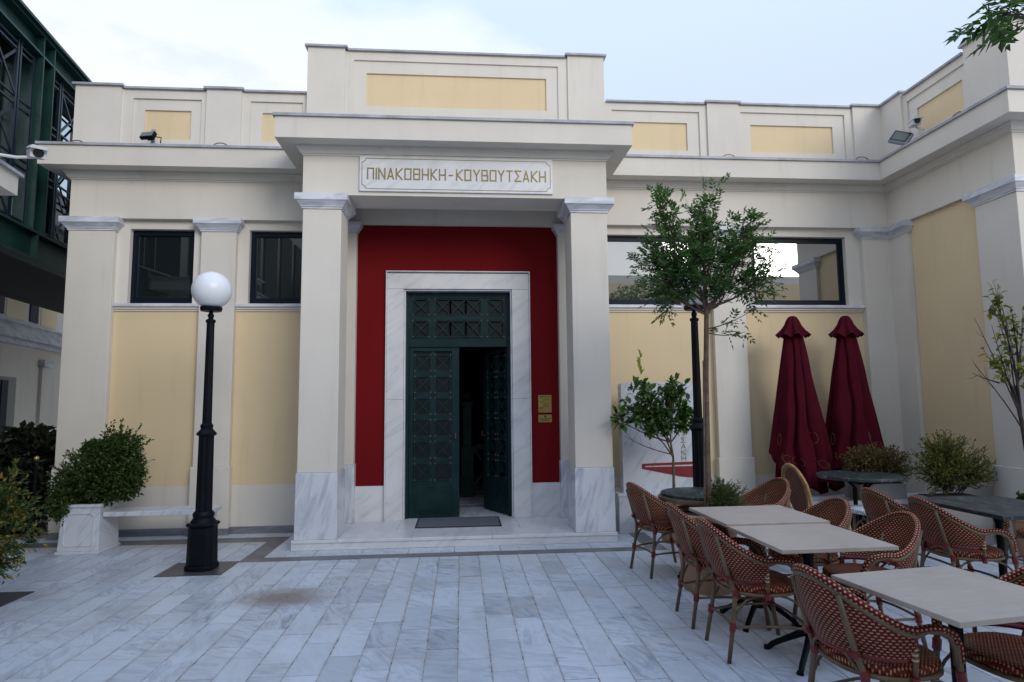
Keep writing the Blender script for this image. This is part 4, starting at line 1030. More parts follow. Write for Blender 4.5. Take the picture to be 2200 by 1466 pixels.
def cctv(name_loc, yaw, pitch, label, arm, sc_=1.0):
    t_ = thing('security_camera', label, 'security camera', arm[0])
    TC = lambda p: Vector(name_loc) + Matrix.Rotation(yaw, 3, 'Z') @ (Matrix.Rotation(pitch, 3, 'X') @ (p*sc_))
    q = MB(TC); q.prism([(-.038, -.10, -.03), (.038, -.10, -.03), (.042, -.10, .01), (.03, -.10, .035), (-.03, -.10, .035), (-.042, -.10, .01)], (0, .22, 0)); q.build('body', M['white_paint'], t_, bevel=.004)
    q = MB(TC); q.prism([(-.046, -.135, .022), (.046, -.135, .022), (.034, -.135, .041), (-.034, -.135, .041)], (0, .25, 0)); q.build('sunshield', M['white_paint'], t_)
    q = MB(TC); q.tube([(0, -.106, 0), (0, -.1005, 0)], .027, 16); q.build('lens', M['lens'], t_, smooth=True)
    q = MB(); q.tube(arm, .014, 8); q.tube([arm[0], Vector(arm[0]) + Vector((0, 0, .02))], .04, 12); q.build('arm', M['white_paint'], t_, smooth=True)
cctv((-3.66, 5.58, 3.79), R(38), R(16), 'white security camera on the cornice corner at the upper left edge', [(-4.00, 5.58, 3.757), (-4.00, 5.58, 3.775), (-3.85, 5.62, 3.765), (-3.73, 5.66, 3.785)], 1.45)
cctv((5.86, 7.38, 5.15), R(-25), R(12), 'white security camera behind the square floodlight on the wing cornice', [(5.95, 7.32, 4.889), (5.95, 7.32, 5.04), (5.90, 7.36, 5.06), (5.87, 7.40, 5.11)], 1.25)

# ================================================================ marble stele with red mark and gilded letters
stl = thing('marble_monument', 'upright veined marble slab with red blade mark and gilded letters, right of the porch', 'monument', (2.48, 7.95, 0))
q = MB(); q.box(1.92, 3.05, 7.70, 8.29, 0.001, 0.44); q.box(1.905, 3.065, 7.685, 8.295, .4405, .475); q.build('base', M['stele'], stl, bevel=.006)
q = MB(); pts = [(2.005, 7.80, .4755), (2.955, 7.80, .4755)]
for i in range(7): a = R(i*15); pts.append((2.875 + .08*math.cos(a), 7.80, 1.755 + .08*math.sin(a)))
for i in range(7): a = R(90 + i*15); pts.append((2.045 + .04*math.cos(a), 7.80, 1.795 + .04*math.sin(a)))
q.prism(pts, (0, .16, 0)); q.build('slab', M['stele'], stl)
q = MB(); q.prism([(2.245, 7.799, .823), (2.96 - .012, 7.799, .842), (2.948, 7.799, .806), (2.285, 7.799, .796), (2.285, 7.799, .781), (2.948, 7.799, .786), (2.948, 7.799, .640), (2.75, 7.799, .655), (2.245, 7.799, .762)][::-1], (0, -.004, 0)); q.build('red_mark', M['redpaint'], stl)
q = MB(); z = 1.66
for ch in 'ΚΟΥΒΟΥΤΣΑΚΗ':
    glyph(q, ch, 2.755, 2.815, z - .063, z, 7.798, .007, .003); z -= .0745
q.build('lettering', M['gold'], stl)

# ================================================================ folded parasols
def parasol(x, y, ztop, seed, label, H=1.0):
    rg = random.Random(seed); ph = rg.uniform(0, 6)
    t_ = thing('folded_parasol', label, 'parasol', (x, y, 0), 0, 'burgundy parasols folded against the wall')
    q = MB(); q.tube([(x, y, .06), (x, y, ztop - .02)], .02, 10); q.build('pole', M['iron'], t_, smooth=True)
    q = MB(); q.lathe([(.26, .003), (.26, .05), (.06, .07), (.035, .2)], (x, y, 0), 24); q.build('foot', M['iron'], t_, smooth=True)
    z1 = ztop - .20
    def hem(th): return 0.74 - 0.20*math.cos(th - R(305)) + 0.05*math.sin(6*th + ph*2)
    def rad(th, u):
        th = th + .26*u*math.sin(2*th + seed) + .10*math.sin(6*u + 3*th + seed) + .05*math.sin(15*u + 5*th)
        base = 0.105 + 0.295*u**0.95
        amp = 0.14 + 0.20*u
        f = 0.30*math.cos(8*th + ph + .8*math.sin(2*th)) + 0.15*math.sin(13*th + 2*ph)
        g_ = math.exp(-(math.sin(3.5*th + ph + .35*math.sin(3*th))/.20)**2)      # deep narrow folds between the panels
        return base*(1 + amp*f - (.20 + .24*u)*g_*(.6 + .4*math.sin(2*th + seed*1.7)))
    def surf(th, z):
        u = (z1 - z)/(z1 - 0.62); r = rad(th, max(0, min(1.2, u)))
        return Vector((x + r*math.cos(th), y + 0.8*r*math.sin(th), z))
    n, mz = 200, 24
    q = MB(); rings = []
    for k in range(mz + 1):
        u = k/mz; rings.append([])
        for j in range(n):
            th = 2*math.pi*j/n; zb = hem(th); z = z1 + (zb - z1)*u
            rings[-1].append(q.vert(surf(th, z)))
    for k in range(mz):
        for j in range(n): q.face((rings[k][j], rings[k+1][j], rings[k+1][(j+1) % n], rings[k][(j+1) % n]))
    can = q.build('canopy', M['canvas'], t_, smooth='all')
    # inner layer of cloth hanging lower
    q = MB(); rings = []
    for k in range(9):
        rings.append([])
        for j in range(n):
            th = 2*math.pi*j/n; z = 1.1 + (0.50 + .07*math.sin(3*th + ph) - 1.1)*k/8
            u = (z1 - z)/(z1 - .62); r = (0.105 + 0.2*u)*(1 + .12*math.sin(9*th + ph))*.92
            rings[-1].append(q.vert((x + r*math.cos(th), y + .8*r*math.sin(th), z)))
    for k in range(8):
        for j in range(n): q.face((rings[k][j], rings[k+1][j], rings[k+1][(j+1) % n], rings[k][(j+1) % n]))
    q.build('inner_cloth', M['canvas'], t_, smooth='all')
    # vent cap
    q = MB(); rings = []
    pr = [(.0, 0), (.028, -.004), (.056, -.022), (.080, -.065), (.102, -.13), (.145, -.20), (.205, -.268)]
    for k, (r, dz) in enumerate(pr):
        u = k/6; rings.append([])
        for j in range(n):
            th = 2*math.pi*j/n; f = math.cos(8*th + ph)
            rr = r*(1 + .12*u*f); rings[-1].append(q.vert((x + rr*math.cos(th), y + .85*rr*math.sin(th), ztop + dz + .022*u*u*f)))
    for k in range(6):
        for j in range(n): q.face((rings[k][j], rings[k+1][j], rings[k+1][(j+1) % n], rings[k][(j+1) % n]))
    q.build('vent_cap', M['canvas'], t_, smooth='all')
    return t_, surf, can
TXT = {'A': [((0,0),(.5,1),(1,0)), ((.22,.35),(.78,.35))], 'C': [((.95,.82),(.7,1),(.3,1),(0,.65),(0,.35),(.3,0),(.7,0),(.95,.18))],
       'O': [((.3,0),(0,.3),(0,.7),(.3,1),(.7,1),(1,.7),(1,.3),(.7,0),(.3,0))], 'M': [((0,0),(.1,1),(.5,.2),(.9,1),(1,0))], 'T': [((0,1),(1,1)), ((.5,1),(.5,0))]}
def cloth_print(surf, can, word, th0, dth, z0, dzdx, h):
    q = MB(); k = 0
    for i, ch in enumerate(word):
        for ln in TXT[ch]:
            P = []
            for (a, b_), (c, d) in zip(ln, ln[1:]):
                for s_ in range(4): P.append((a + (c-a)*s_/3, b_ + (d-b_)*s_/3))
            pts = []
            for a, b_ in P:
                th = th0 + dth*(i + a*.78); z = z0 + dzdx*(i + a*.78) + b_*h
                p = surf(th, z); ctr = Vector((can_c[0], can_c[1], z)); pts.append(p + (p - ctr).normalized()*.004)
            cl = [pts[0]]
            for p in pts[1:]:
                if (p - cl[-1]).length > .002: cl.append(p)
            if len(cl) > 1: q.tube(cl, .0035, 4)
    q.build('print', M['gold_print'], can)
def wreath(surf, can, th0, z0, sz):
    q = MB(); pts = []
    for i in range(25):
        a = R(20 + i*320/24 + 90); th = th0 + sz*.55*math.cos(a)/.3; p = surf(th, z0 + sz*math.sin(a)); ctr = Vector((can_c[0], can_c[1], p.z)); o_ = (p - ctr).normalized()*.005
        pts.append(p + o_)
        if i % 2 == 0:
            q.sphere(p + o_, .007, 5, 4, (1, .4, 1.4))
    q.tube(pts, .004, 4)
    q.build('emblem', M['gold_print'], can, smooth='all')
for (x, y, zt_, seed, lab) in ((4.30, 7.80, 2.685, 3, 'left folded burgundy parasol, gold letters on its hem'),
                               (5.02, 7.80, 2.690, 8, 'right folded burgundy parasol, its hem behind the russet bush')):
    can_c = (x, y)
    t_, surf, can = parasol(x, y, zt_, seed, lab)
    cloth_print(surf, can, 'ACCO', R(205), R(13), 0.86, -.022, .085)
    cloth_print(surf, can, 'TOM', R(272), R(15), 0.80, -.03, .09)
    wreath(surf, can, R(196), 1.10, .07); wreath(surf, can, R(285), 1.12, .07)

# ================================================================ bistro armchairs
def rim_pt(ph):
    return Vector((-0.03 - 0.312*math.cos(ph), 0.272*math.sin(ph), 0.622 + 0.205*max(0, math.cos(ph))**1.5))
def rail_pt(ph):
    return Vector((-0.03 - 0.215*math.cos(ph), 0.245*math.sin(ph), 0.492))
CHG = 'red and cream woven armchairs round the tables'
def make_chair(loc, rz, label):
    t_ = thing('bistro_armchair', label, 'armchair', loc, rz, CHG)
    PI2 = math.pi/2
    # back shell
    q = MB(); n, mz = 40, 10; th_ = .006; grid = {}
    arc = [0.0]
    for i in range(1, n+1): arc.append(arc[-1] + (rim_pt(-PI2 + math.pi*i/n) - rim_pt(-PI2 + math.pi*(i-1)/n)).length)
    for side in (0, 1):
        for i in range(n+1):
            ph = -PI2*.985 + 2*PI2*.985*i/n
            a, b_ = rail_pt(ph), rim_pt(ph)
            nr = Vector((math.cos(ph), -math.sin(ph), 0)).normalized()
            for k in range(mz+1):
                v = k/mz; p = a.lerp(b_, v); p = p - nr*(0.018*math.sin(math.pi*v))
                grid[side, i, k] = q.vert(p + nr*(th_ if side else -th_))
    def uvp(i, k):
        ph = -PI2 + math.pi*i/n; hgt = (rim_pt(ph) - rail_pt(ph)).length
        return (i/n*0.80, 0.492 + k/mz*hgt)
    for i in range(n):
        for k in range(mz):
            u = [uvp(i,k), uvp(i+1,k), uvp(i+1,k+1), uvp(i,k+1)]
            q.face((grid[0,i,k], grid[0,i+1,k], grid[0,i+1,k+1], grid[0,i,k+1])[::-1], u[::-1])
            q.face((grid[1,i,k], grid[1,i+1,k], grid[1,i+1,k+1], grid[1,i,k+1]), u)
    q.build('backrest', M['rattan'], t_, local=True, smooth='all')
    # top rim running into the arms
    pts = []
    for sgn in (-1,):
        pts += [Vector((.195, -.262, .47)), Vector((.190, -.266, .54)), Vector((.165, -.270, .59)), Vector((.115, -.272, .618)), Vector((.05, -.272, .626))]
    for i in range(0, 25): pts.append(rim_pt(-PI2 + math.pi*i/24))
    pts += [Vector((p.x, -p.y, p.z)) for p in pts[:5][::-1]]
    q = MB(); q.tube(pts, .0165, 10, True, 0.10); rim = q.build('arm_rim', M['rope'], t_, local=True, smooth='all')
    q = MB(); low = [Vector((p.x*1.0, p.y*1.012, p.z - .024)) if 4 < k < len(pts) - 5 else Vector((p.x - .022, p.y, p.z - .012)) for k, p in enumerate(pts)]
    q.tube(low, .0125, 8); q.build('arm_frame', M['cane'], t_, local=True, smooth='all')
    # lower rail of the back
    q = MB(); q.tube([rail_pt(-PI2 + math.pi*i/20) for i in range(21)], .013, 8); q.build('back_rail', M['wrap'], t_, local=True, smooth='all')
    # seat: rounded slab
    q = MB(); out = []
    for i in range(40):
        a = 2*math.pi*i/40; ca, sa = math.cos(a), math.sin(a)
        e = 2.6
        xx = (abs(ca)**(2/e))*(1 if ca >= 0 else -1)*.225; yy = (abs(sa)**(2/e))*(1 if sa >= 0 else -1)*(.243 if ca > 0 else .243 - .05*ca*ca)
        out.append((xx, yy))
    def ring(sc_, z): return [q.vert((a*sc_, b_*sc_, z)) for a, b_ in out]
    def uvq(sc_, i): a, b_ = out[i % 40]; u_, v_ = a*sc_, b_*sc_; return ((u_ + v_)*.7071, (u_ - v_)*.7071)
    lv_ = [(.97, .418), (1.0, .428), (1.0, .446), (.965, .458), (.6, .462), (.25, .460)]
    rs = [ring(s_, z) for s_, z in lv_]
    for k in range(len(rs)-1):
        for i in range(40):
            e0 = lv_[k][0] + (.06 if k == 0 else 0.03 if k == 1 else 0); e1 = lv_[k+1][0] + (.03 if k == 0 else 0)
            q.face((rs[k][i], rs[k][(i+1) % 40], rs[k+1][(i+1) % 40], rs[k+1][i]), [uvq(e0, i), uvq(e0, i+1), uvq(e1, i+1), uvq(e1, i)])
    q.face(rs[-1], [uvq(.25, i) for i in range(40)]); q.face(rs[0][::-1], [uvq(.97, i) for i in range(40)][::-1])
    q.build('seat', M['rattan_seat'], t_, local=True, smooth='all')
    q = MB(); q.tube([(a*.985, b_*.985, .408) for a, b_ in out] + [(out[0][0]*.985, out[0][1]*.985, .408)], .012, 6, False); q.build('seat_frame', M['cane'], t_, local=True, smooth='all')
    for sg_ in (1, -1):
        # rear leg: foot to rim, outside the shell
        ph = sg_*R(36); rp_ = rim_pt(ph)
        P = [Vector((-.262, sg_*.190, .0)), Vector((-.222, sg_*.178, .22)), Vector((-.196, sg_*.166, .41)), Vector((-.228, sg_*.158, .50)), Vector((rp_.x - .018, rp_.y, rp_.z - .02))]
        q = MB(); q.tube(P, [.0135, .0145, .015, .0145, .013], 8); lr = q.build('leg', M['cane'], t_, local=True, smooth='all')
        # front leg continues the arm
        P = [Vector((.262, sg_*.246, 0)), Vector((.228, sg_*.252, .22)), Vector((.196, sg_*.260, .41)), Vector((.180, sg_*.265, .50)), Vector((.166, sg_*.268, .555))]
        q = MB(); q.tube(P, .0145, 8); lf_ = q.build('leg', M['cane'], t_, local=True, smooth='all')
        # side post under the arm
        q = MB(); q.tube([(-.03, sg_*.262, .405), (-.035, sg_*.270, .60)], .0105, 8); lp = q.build('arm_post', M['cane'], t_, local=True, smooth='all')
        for own, (a, b_, r) in zip((lr, lr, lr, lf_, lf_, lp, lp), (((-.196, sg_*.166, .385), (-.197, sg_*.166, .43), .020), ((-.229, sg_*.1805, .185), (-.224, sg_*.179, .235), .020), ((-.232, sg_*.158, .488), (-.243, sg_*.158, .512), .019),
                         ((.233, sg_*.2515, .19), (.226, sg_*.2525, .24), .020), ((.200, sg_*.259, .385), (.192, sg_*.2605, .435), .020), ((-.0305, sg_*.262, .39), (-.031, sg_*.2625, .425), .016), ((-.0345, sg_*.269, .565), (-.035, sg_*.270, .60), .016))):
            MB().tube([a, b_], r, 8).build('binding', M['wrap'], own, local=True, smooth=True)
        q = MB()
        for k in range(3): q.tube([(-.033, sg_*.2665, .497 + k*.022), (-.0335, sg_*.267, .505 + k*.022)], .0148, 8)
        q.build('cream_binding', M['cream_cane'], lp, local=True, smooth=True)
    q = MB()
    for sg_ in (1, -1):
        q.tube(curve((-.226, sg_*.179, .205), (.230, sg_*.252, .205), (0, 0, .012), 5), .009, 6)
        q.tube(curve((-.218, sg_*.177, .24), (-.05, sg_*.20, .40), (-.02, 0, .035), 5), .008, 6)
        q.tube(curve((.224, sg_*.252, .24), (.06, sg_*.22, .40), (.02, 0, .035), 5), .008, 6)
        q.tube(curve((-.200, sg_*.168, .40), (-.205, sg_*.03, .49), (-.03, 0, .035), 5), .008, 6)
    q.tube(curve((-.226, .179, .215), (-.226, -.179, .215), (0, 0, .01), 5), .009, 6); q.tube(curve((.229, .252, .215), (.229, -.252, .215), (0, 0, .01), 5), .009, 6)
    q.build('stretcher', M['cane'], t_, local=True, smooth='all')
    return t_
CH = [  # x, y, heading, label
 (1.924, 5.997, 12.8, 'red woven armchair nearest the porch, its back to it, at the small round green table'),
 (1.894, 4.670, -2.3, 'red woven armchair in front of the terracotta pot, between two matching chair backs'),
 (1.895, 4.080, -1.4, 'red woven armchair tucked under the nearer joined table, right behind the nearest chair'),
 (1.915, 2.900, 6.0, 'nearest red woven armchair, back to the viewer, cut by the bottom edge'),
 (2.530, 2.780, 186.0, 'red woven armchair at the lower right edge, half hidden by the lone table'),
 (2.80, 5.980, 190.0, 'red woven armchair behind the terracotta pot, left of the honey cane chair'),
 (2.60, 4.740, 184.0, 'red woven armchair at the farther joined table, in front of the white stool'),
 (2.66, 4.100, 182.0, 'red woven armchair facing left at the nearer joined table, curved arm toward the viewer'),
 (3.83, 5.250, 0.0, 'red woven armchair at the dark marble table, half hidden by the next back'),
 (3.88, 4.720, -4.0, 'red woven armchair at the dark marble table, full back and arm visible'),
 (4.98, 5.050, 180.0, 'red woven armchair beyond the dark marble table, only a corner of its back in view'),
]
c0 = None
for x, y, h, lab in CH:
    if c0 is None: c0 = make_chair((x, y, 0), R(h), lab)
    else: dup(c0, (x, y, 0), R(h), lab)

# ---- honey coloured side chair
def side_chair(loc, rz, label):
    t_ = thing('cane_side_chair', label, 'chair', loc, rz)
    q = MB()
    for sg_ in (1, -1):
        pass
    oval = []
    for i in range(33):
        a = 2*math.pi*i/32; y_, z_ = .165*math.cos(a), .245*math.sin(a); oval.append(Vector((-.20 - .10*(z_ + .245)/.49, y_, .685 + z_)))
    hoop = [Vector((-.24, .19, 0)), Vector((-.215, .19, .25)), Vector((-.20, .195, .45)), Vector((-.235, .20, .66))]
    for i in range(1, 12):
        a = math.pi*i/12; hoop.append(Vector((-.24 - .075*math.sin(a), .20*math.cos(a), .70 + .25*math.sin(a))))
    hoop += [Vector((p.x, -p.y, p.z)) for p in hoop[:4][::-1]]
    q.tube(hoop, .017, 8); q.build('back_hoop', M['cane_light'], t_, local=True, smooth='all')
    q = MB(); q.tube(oval, .010, 6, False); q.build('oval_frame', M['cane_light'], t_, local=True, smooth='all')
    q = MB(); ids = [q.vert(p + Vector((.004, 0, 0))) for p in oval[:-1]]; q.face(ids, [(p.y, p.z) for p in oval[:-1]]); ids = [q.vert(p - Vector((.004, 0, 0))) for p in oval[:-1]]; q.face(ids[::-1], [(p.y, p.z) for p in oval[:-1]][::-1]); q.build('backrest', M['rattan'], t_, local=True)
    q = MB(); r_o = [(.20*math.cos(2*math.pi*i/32), .205*math.sin(2*math.pi*i/32)) for i in range(32)]
    rs = [[q.vert((a*s_, b_*s_, z)) for a, b_ in r_o] for s_, z in ((.97, .425), (1, .435), (1, .45), (.95, .46), (.3, .463))]
    for k in range(4):
        for i in range(32): q.face((rs[k][i], rs[k][(i+1) % 32], rs[k+1][(i+1) % 32], rs[k+1][i]), [(r_o[i][0], r_o[i][1]), (r_o[(i+1) % 32][0], r_o[(i+1) % 32][1]), (r_o[(i+1) % 32][0]*.9, r_o[(i+1) % 32][1]*.9), (r_o[i][0]*.9, r_o[i][1]*.9)])
    q.face(rs[-1], [(a*.3, b_*.3) for a, b_ in r_o]); q.build('seat', M['rattan_seat'], t_, local=True, smooth='all')
    for sg_ in (1, -1):
        q = MB(); q.tube([(.18, sg_*.17, .44), (.21, sg_*.19, 0)], .015, 8); q.build('leg', M['cane_light'], t_, local=True, smooth='all')
    q = MB(); q.tube([(.20, .185, .18), (-.22, .19, .18)], .009, 6); q.tube([(.20, -.185, .18), (-.22, -.19, .18)], .009, 6); q.tube([(-.22, .19, .22), (-.22, -.19, .22)], .009, 6)
    q.build('stretcher', M['cane_light'], t_, local=True)
    q = MB()
    for sg_ in (1, -1): q.tube([(-.205, sg_*.194, .40), (-.203, sg_*.196, .48)], .021, 8); q.tube([(.183, sg_*.172, .39), (.18, sg_*.17, .435)], .019, 8)
    q.build('binding', M['wrap'], t_, local=True)
side_chair((3.60, 6.2, 0), R(4), 'honey coloured cane chair with oval woven back in front of the left parasol')

# ---- white woven stool
stt = thing('woven_stool', 'white woven stool under the round table on the right', 'stool', (4.30, 6.45, 0))
q = MB(); n = 28; r_o = [(.20*math.cos(2*math.pi*i/n), .20*math.sin(2*math.pi*i/n)) for i in range(n)]
rs = [[q.vert((a*s_, b_*s_, z)) for a, b_ in r_o] for s_, z in ((.96, .405), (1, .42), (1, .445), (.95, .458), (.3, .462))]
for k in range(4):
    for i in range(n):
        j = (i+1) % n; s0, s1 = ((1.1, 1.03, 1, .95, .3)[k], (1.1, 1.03, 1, .95, .3)[k+1])
        q.face((rs[k][i], rs[k][j], rs[k+1][j], rs[k+1][i]), [(r_o[i][0]*s0, r_o[i][1]*s0), (r_o[j][0]*s0, r_o[j][1]*s0), (r_o[j][0]*s1, r_o[j][1]*s1), (r_o[i][0]*s1, r_o[i][1]*s1)])
q.face(rs[-1], [(a*.3, b_*.3) for a, b_ in r_o]); q.build('seat', M['white_weave'], stt, local=True, smooth='all')
for k in range(4):
    a = R(45 + 90*k); q = MB(); q.tube([(.15*math.cos(a), .15*math.sin(a), .41), (.19*math.cos(a), .19*math.sin(a), 0)], .013, 8); q.build('leg', M['cane'], stt, local=True, smooth='all')
q = MB()
for k in range(4):
    a, b_ = R(45 + 90*k), R(135 + 90*k); q.tube(curve((.172*math.cos(a), .172*math.sin(a), .2), (.172*math.cos(b_), .172*math.sin(b_), .2), (0, 0, .12), 6), .008, 6)
q.build('stretcher', M['cane'], stt, local=True)

# ================================================================ tables
def iron_base(t_, h, r=.27, rz=45):
    q = MB(); q.lathe([(.045, .10), (.036, .14), (.028, .20), (.028, h - .12), (.04, h - .08), (.04, h - .03)], (0, 0, 0), 16); q.build('column', M['iron'], t_, local=True, smooth=True)
    q = MB(); q.box(-.17, .17, -.025, .025, h - .03, h - .001); q.box(-.025, .025, -.17, .17, h - .0305, h - .0015); q.build('top_bracket', M['iron'], t_, local=True)
    for k in range(4):
        a = R(rz + 90*k); c, s_ = math.cos(a), math.sin(a)
        q = MB(); q.tube([(c*d, s_*d, z) for d, z in ((.02, .16), (.06, .15), (.12, .115), (.19, .075), (.24, .045), (r, .015), (r + .02, .012))], [.026, .024, .020, .018, .018, .017, .022], 8); q.build('foot', M['iron'], t_, local=True, smooth='all')
def square_table(x, y, sx, sy, rz, label, mat='top', th=.024, h=.75, group='pale stone topped square tables', name='square_table'):
    t_ = thing(name, label, 'table', (x, y, 0), R(rz), group)
    q = MB(); q.box(-sx/2, sx/2, -sy/2, sy/2, h - th, h); q.build('tabletop', M[mat], t_, local=True, bevel=.003)
    iron_base(t_, h - th)
    return t_
square_table(2.185, 2.735, .69, .69, 8.0, 'lone pale square table closest to the viewer, at the lower right')
square_table(2.165, 3.895, .71, .70, 1.0, 'nearer pale square table of the joined pair')
square_table(2.165, 4.598, .745, .69, .6, 'farther pale square table of the joined pair, next to the terracotta pot', h=.763)
square_table(4.27, 4.80, .80, .92, 2.0, 'dark veined marble table at the right edge of the courtyard', 'dark_marble', .03, .75, None, 'marble_table')
rt = thing('round_table', 'large round dark marble table on slim black legs in front of the parasols', 'table', (4.49, 6.90, 0))
q = MB(); q.lathe([(.405, .708), (.435, .712), (.442, .72), (.442, .742), (.436, .75)], (0, 0, 0), 56); q.build('tabletop', M['dark_marble'], rt, local=True, smooth=True)
for k in range(4):
    a = R(20 + 90*k); q = MB(); q.tube([(.33*math.cos(a), .33*math.sin(a), 0.0), (.16*math.cos(a), .16*math.sin(a), .05), (.075*math.cos(a), .075*math.sin(a), .12), (.07*math.cos(a), .07*math.sin(a), .6), (.2*math.cos(a), .2*math.sin(a), .705)], .016, 8); q.build('leg', M['iron'], rt, local=True, smooth='all')
q = MB(); q.tube([(.085*math.cos(2*math.pi*i/16), .085*math.sin(2*math.pi*i/16), .33) for i in range(17)], .008, 6, False); q.lathe([(.22, .69), (.22, .707)], (0,0,0), 24); q.build('ring', M['iron'], rt, local=True)
rt = thing('round_table', 'small round green marble table with brown rim beside the potted tree', 'table', (2.215, 5.83, 0))
q = MB(); q.lathe([(.33, .722), (.35, .726), (.352, .745), (.345, .75)], (0, 0, 0), 48); q.build('tabletop', M['dark_marble'], rt, local=True, smooth=True)
q = MB(); q.lathe([(.355, .675), (.372, .68), (.375, .70), (.372, .716), (.355, .7215)], (0, 0, 0), 48); q.build('rim', M['cane'], rt, local=True, smooth=True)
iron_base(rt, .675, .25, 20)

# ================================================================ potted tree
tp = thing('terracotta_pot', 'tall terracotta pot holding the slender tree, behind the woven chairs', 'pot', (2.10, 5.40, 0))
q = MB(); q.lathe([(.20, .003), (.205, .04), (.245, .40), (.262, .58), (.30, .585), (.315, .61), (.315, .64), (.30, .655), (.275, .65), (.262, .60)], (2.10, 5.40, 0), 40); q.build('bowl', M['terracotta'], tp, smooth=True)
q = MB(); q.lathe([(.268, .602), (.268, .61)], (2.10, 5.40, 0), 30); q.build('soil', M['soil'], tp)
tr = thing('potted_tree', 'slender young tree with a bushy pinnate crown in the terracotta pot', 'tree', (2.13, 5.38, .61))
rg = random.Random(21); wd, lv = MB(), MB()
trunk = [Vector((2.125, 5.38, .60)), Vector((2.13, 5.38, 1.0)), Vector((2.142, 5.39, 1.4)), Vector((2.150, 5.39, 1.8)), Vector((2.172, 5.395, 2.2)), Vector((2.185, 5.40, 2.46))]
wd.tube(trunk, [.030, .027, .025, .024, .022, .020], 10)
top = trunk[-1]
LOB = [((2.17, 5.40, 2.95), (.36, .36, .30), 27), ((1.86, 5.38, 2.90), (.32, .28, .29), 27), ((2.52, 5.40, 2.92), (.34, .28, .32), 31), ((2.20, 5.40, 3.32), (.22, .24, .30), 23),
       ((1.86, 5.42, 3.32), (.16, .2, .17), 17), ((2.62, 5.42, 3.20), (.20, .2, .13), 16), ((1.80, 5.36, 2.58), (.24, .25, .24), 30), ((2.64, 5.36, 2.66), (.20, .22, .18), 20), ((2.10, 5.2, 2.74), (.3, .2, .25), 24), ((1.72, 5.40, 2.85), (.18, .2, .2), 16), ((2.35, 5.38, 2.56), (.2, .2, .14), 14)]
def pinnate(p, d, ln, npair, ll):
    d = d.normalized(); side = d.cross(Vector((0, 0, 1)) + rnd_unit(rg)*.5)
    if side.length < .1: side = d.orthogonal()
    side.normalize(); upn = side.cross(d)
    for i in range(npair):
        t_ = (i + 1)/(npair + .3); q_ = p + d*ln*t_ - Vector((0, 0, .18*ln*t_*t_))
        for g in (1, -1):
            dd_ = (side*g + d*.75 + rnd_unit(rg)*.22).normalized(); l2 = ll*rg.uniform(.75, 1.15)
            lv.leaf(q_, dd_, (upn + rnd_unit(rg)*.5), l2, l2*.42, .15)
    lv.leaf(p + d*ln*.98 - Vector((0, 0, .18*ln)), d, upn, ll, ll*.42, .15)
for c, rad, n in LOB:
    c = Vector(c); br_ = curve(top - Vector((0, 0, rg.uniform(0, .12))), c, (rg.uniform(-.04, .04), rg.uniform(-.04, .04), -.04), 6)
    wd.tube(br_, [.014, .012, .011, .009, .008, .006, .004], 6, False)
    for i in range(n):
        d = rnd_unit(rg); k = rg.uniform(.35, 1.0); tip = c + Vector((d.x*rad[0], d.y*rad[1], d.z*rad[2]))*k
        s_ = br_[rg.randrange(2, 7)]; tw = curve(s_, tip, (rg.uniform(-.02, .02), rg.uniform(-.02, .02), rg.uniform(0, .03)), 3)
        wd.tube(tw, [.004, .0032, .0025, .0015], 3, False)
        ax = (tw[-1] - tw[0]).normalized()
        for j in range(5):
            p = tw[1].lerp(tw[3], (j + .5)/5) if j < 4 else tw[3]
            dd_ = (ax*.7 + rnd_unit(rg)*.9 + Vector((0, 0, .12))).normalized() if j < 4 else ax
            pinnate(p, dd_, rg.uniform(.08, .13), rg.randint(3, 5), .047)
for a_, e_ in ((Vector((2.172, 5.39, 2.23)), Vector((2.62, 5.35, 2.42))), (Vector((2.17, 5.39, 2.2)), Vector((2.50, 5.33, 2.20)))):
    tw = curve(a_, e_, (0, 0, -.03), 4); wd.tube(tw, [.006, .005, .004, .003, .002], 4, False)
    for j in range(11): pinnate(tw[1].lerp(tw[4], j/10), (e_ - a_)*.8 + rnd_unit(rg)*.45, .10, 3, .050)
lv.build('crown', M['tree_leaf'], tr); wd.build('trunk', M['bark'], tr, smooth='all')
q = MB(); q.tube([(2.085, 5.37, .60), (2.128, 5.375, 1.95)], .009, 6); tag(q.build('tree_stake', M['bark'], None, loc=(2.085, 5.37, .6)), 'thin wooden stake tied beside the trunk of the potted tree', 'stake')
wd, lv = MB(), MB()
small_shrub(31, (2.2, 5.35, .58), [((2.30, 5.38, .76), (.21, .18, .17), 170), ((2.16, 5.34, .72), (.13, .12, .11), 50), ((2.26, 5.44, .84), (.17, .14, .11), 70)], wd, lv, .026, 15, 0, .0018, .5, .3)
hp = thing('heath_plant', 'low bushy heath plant around the foot of the slender tree', 'plant', (2.22, 5.32, .61))
lv.build('foliage', M['heath_leaf'], hp); wd.build('stem', M['darkbark'], hp)

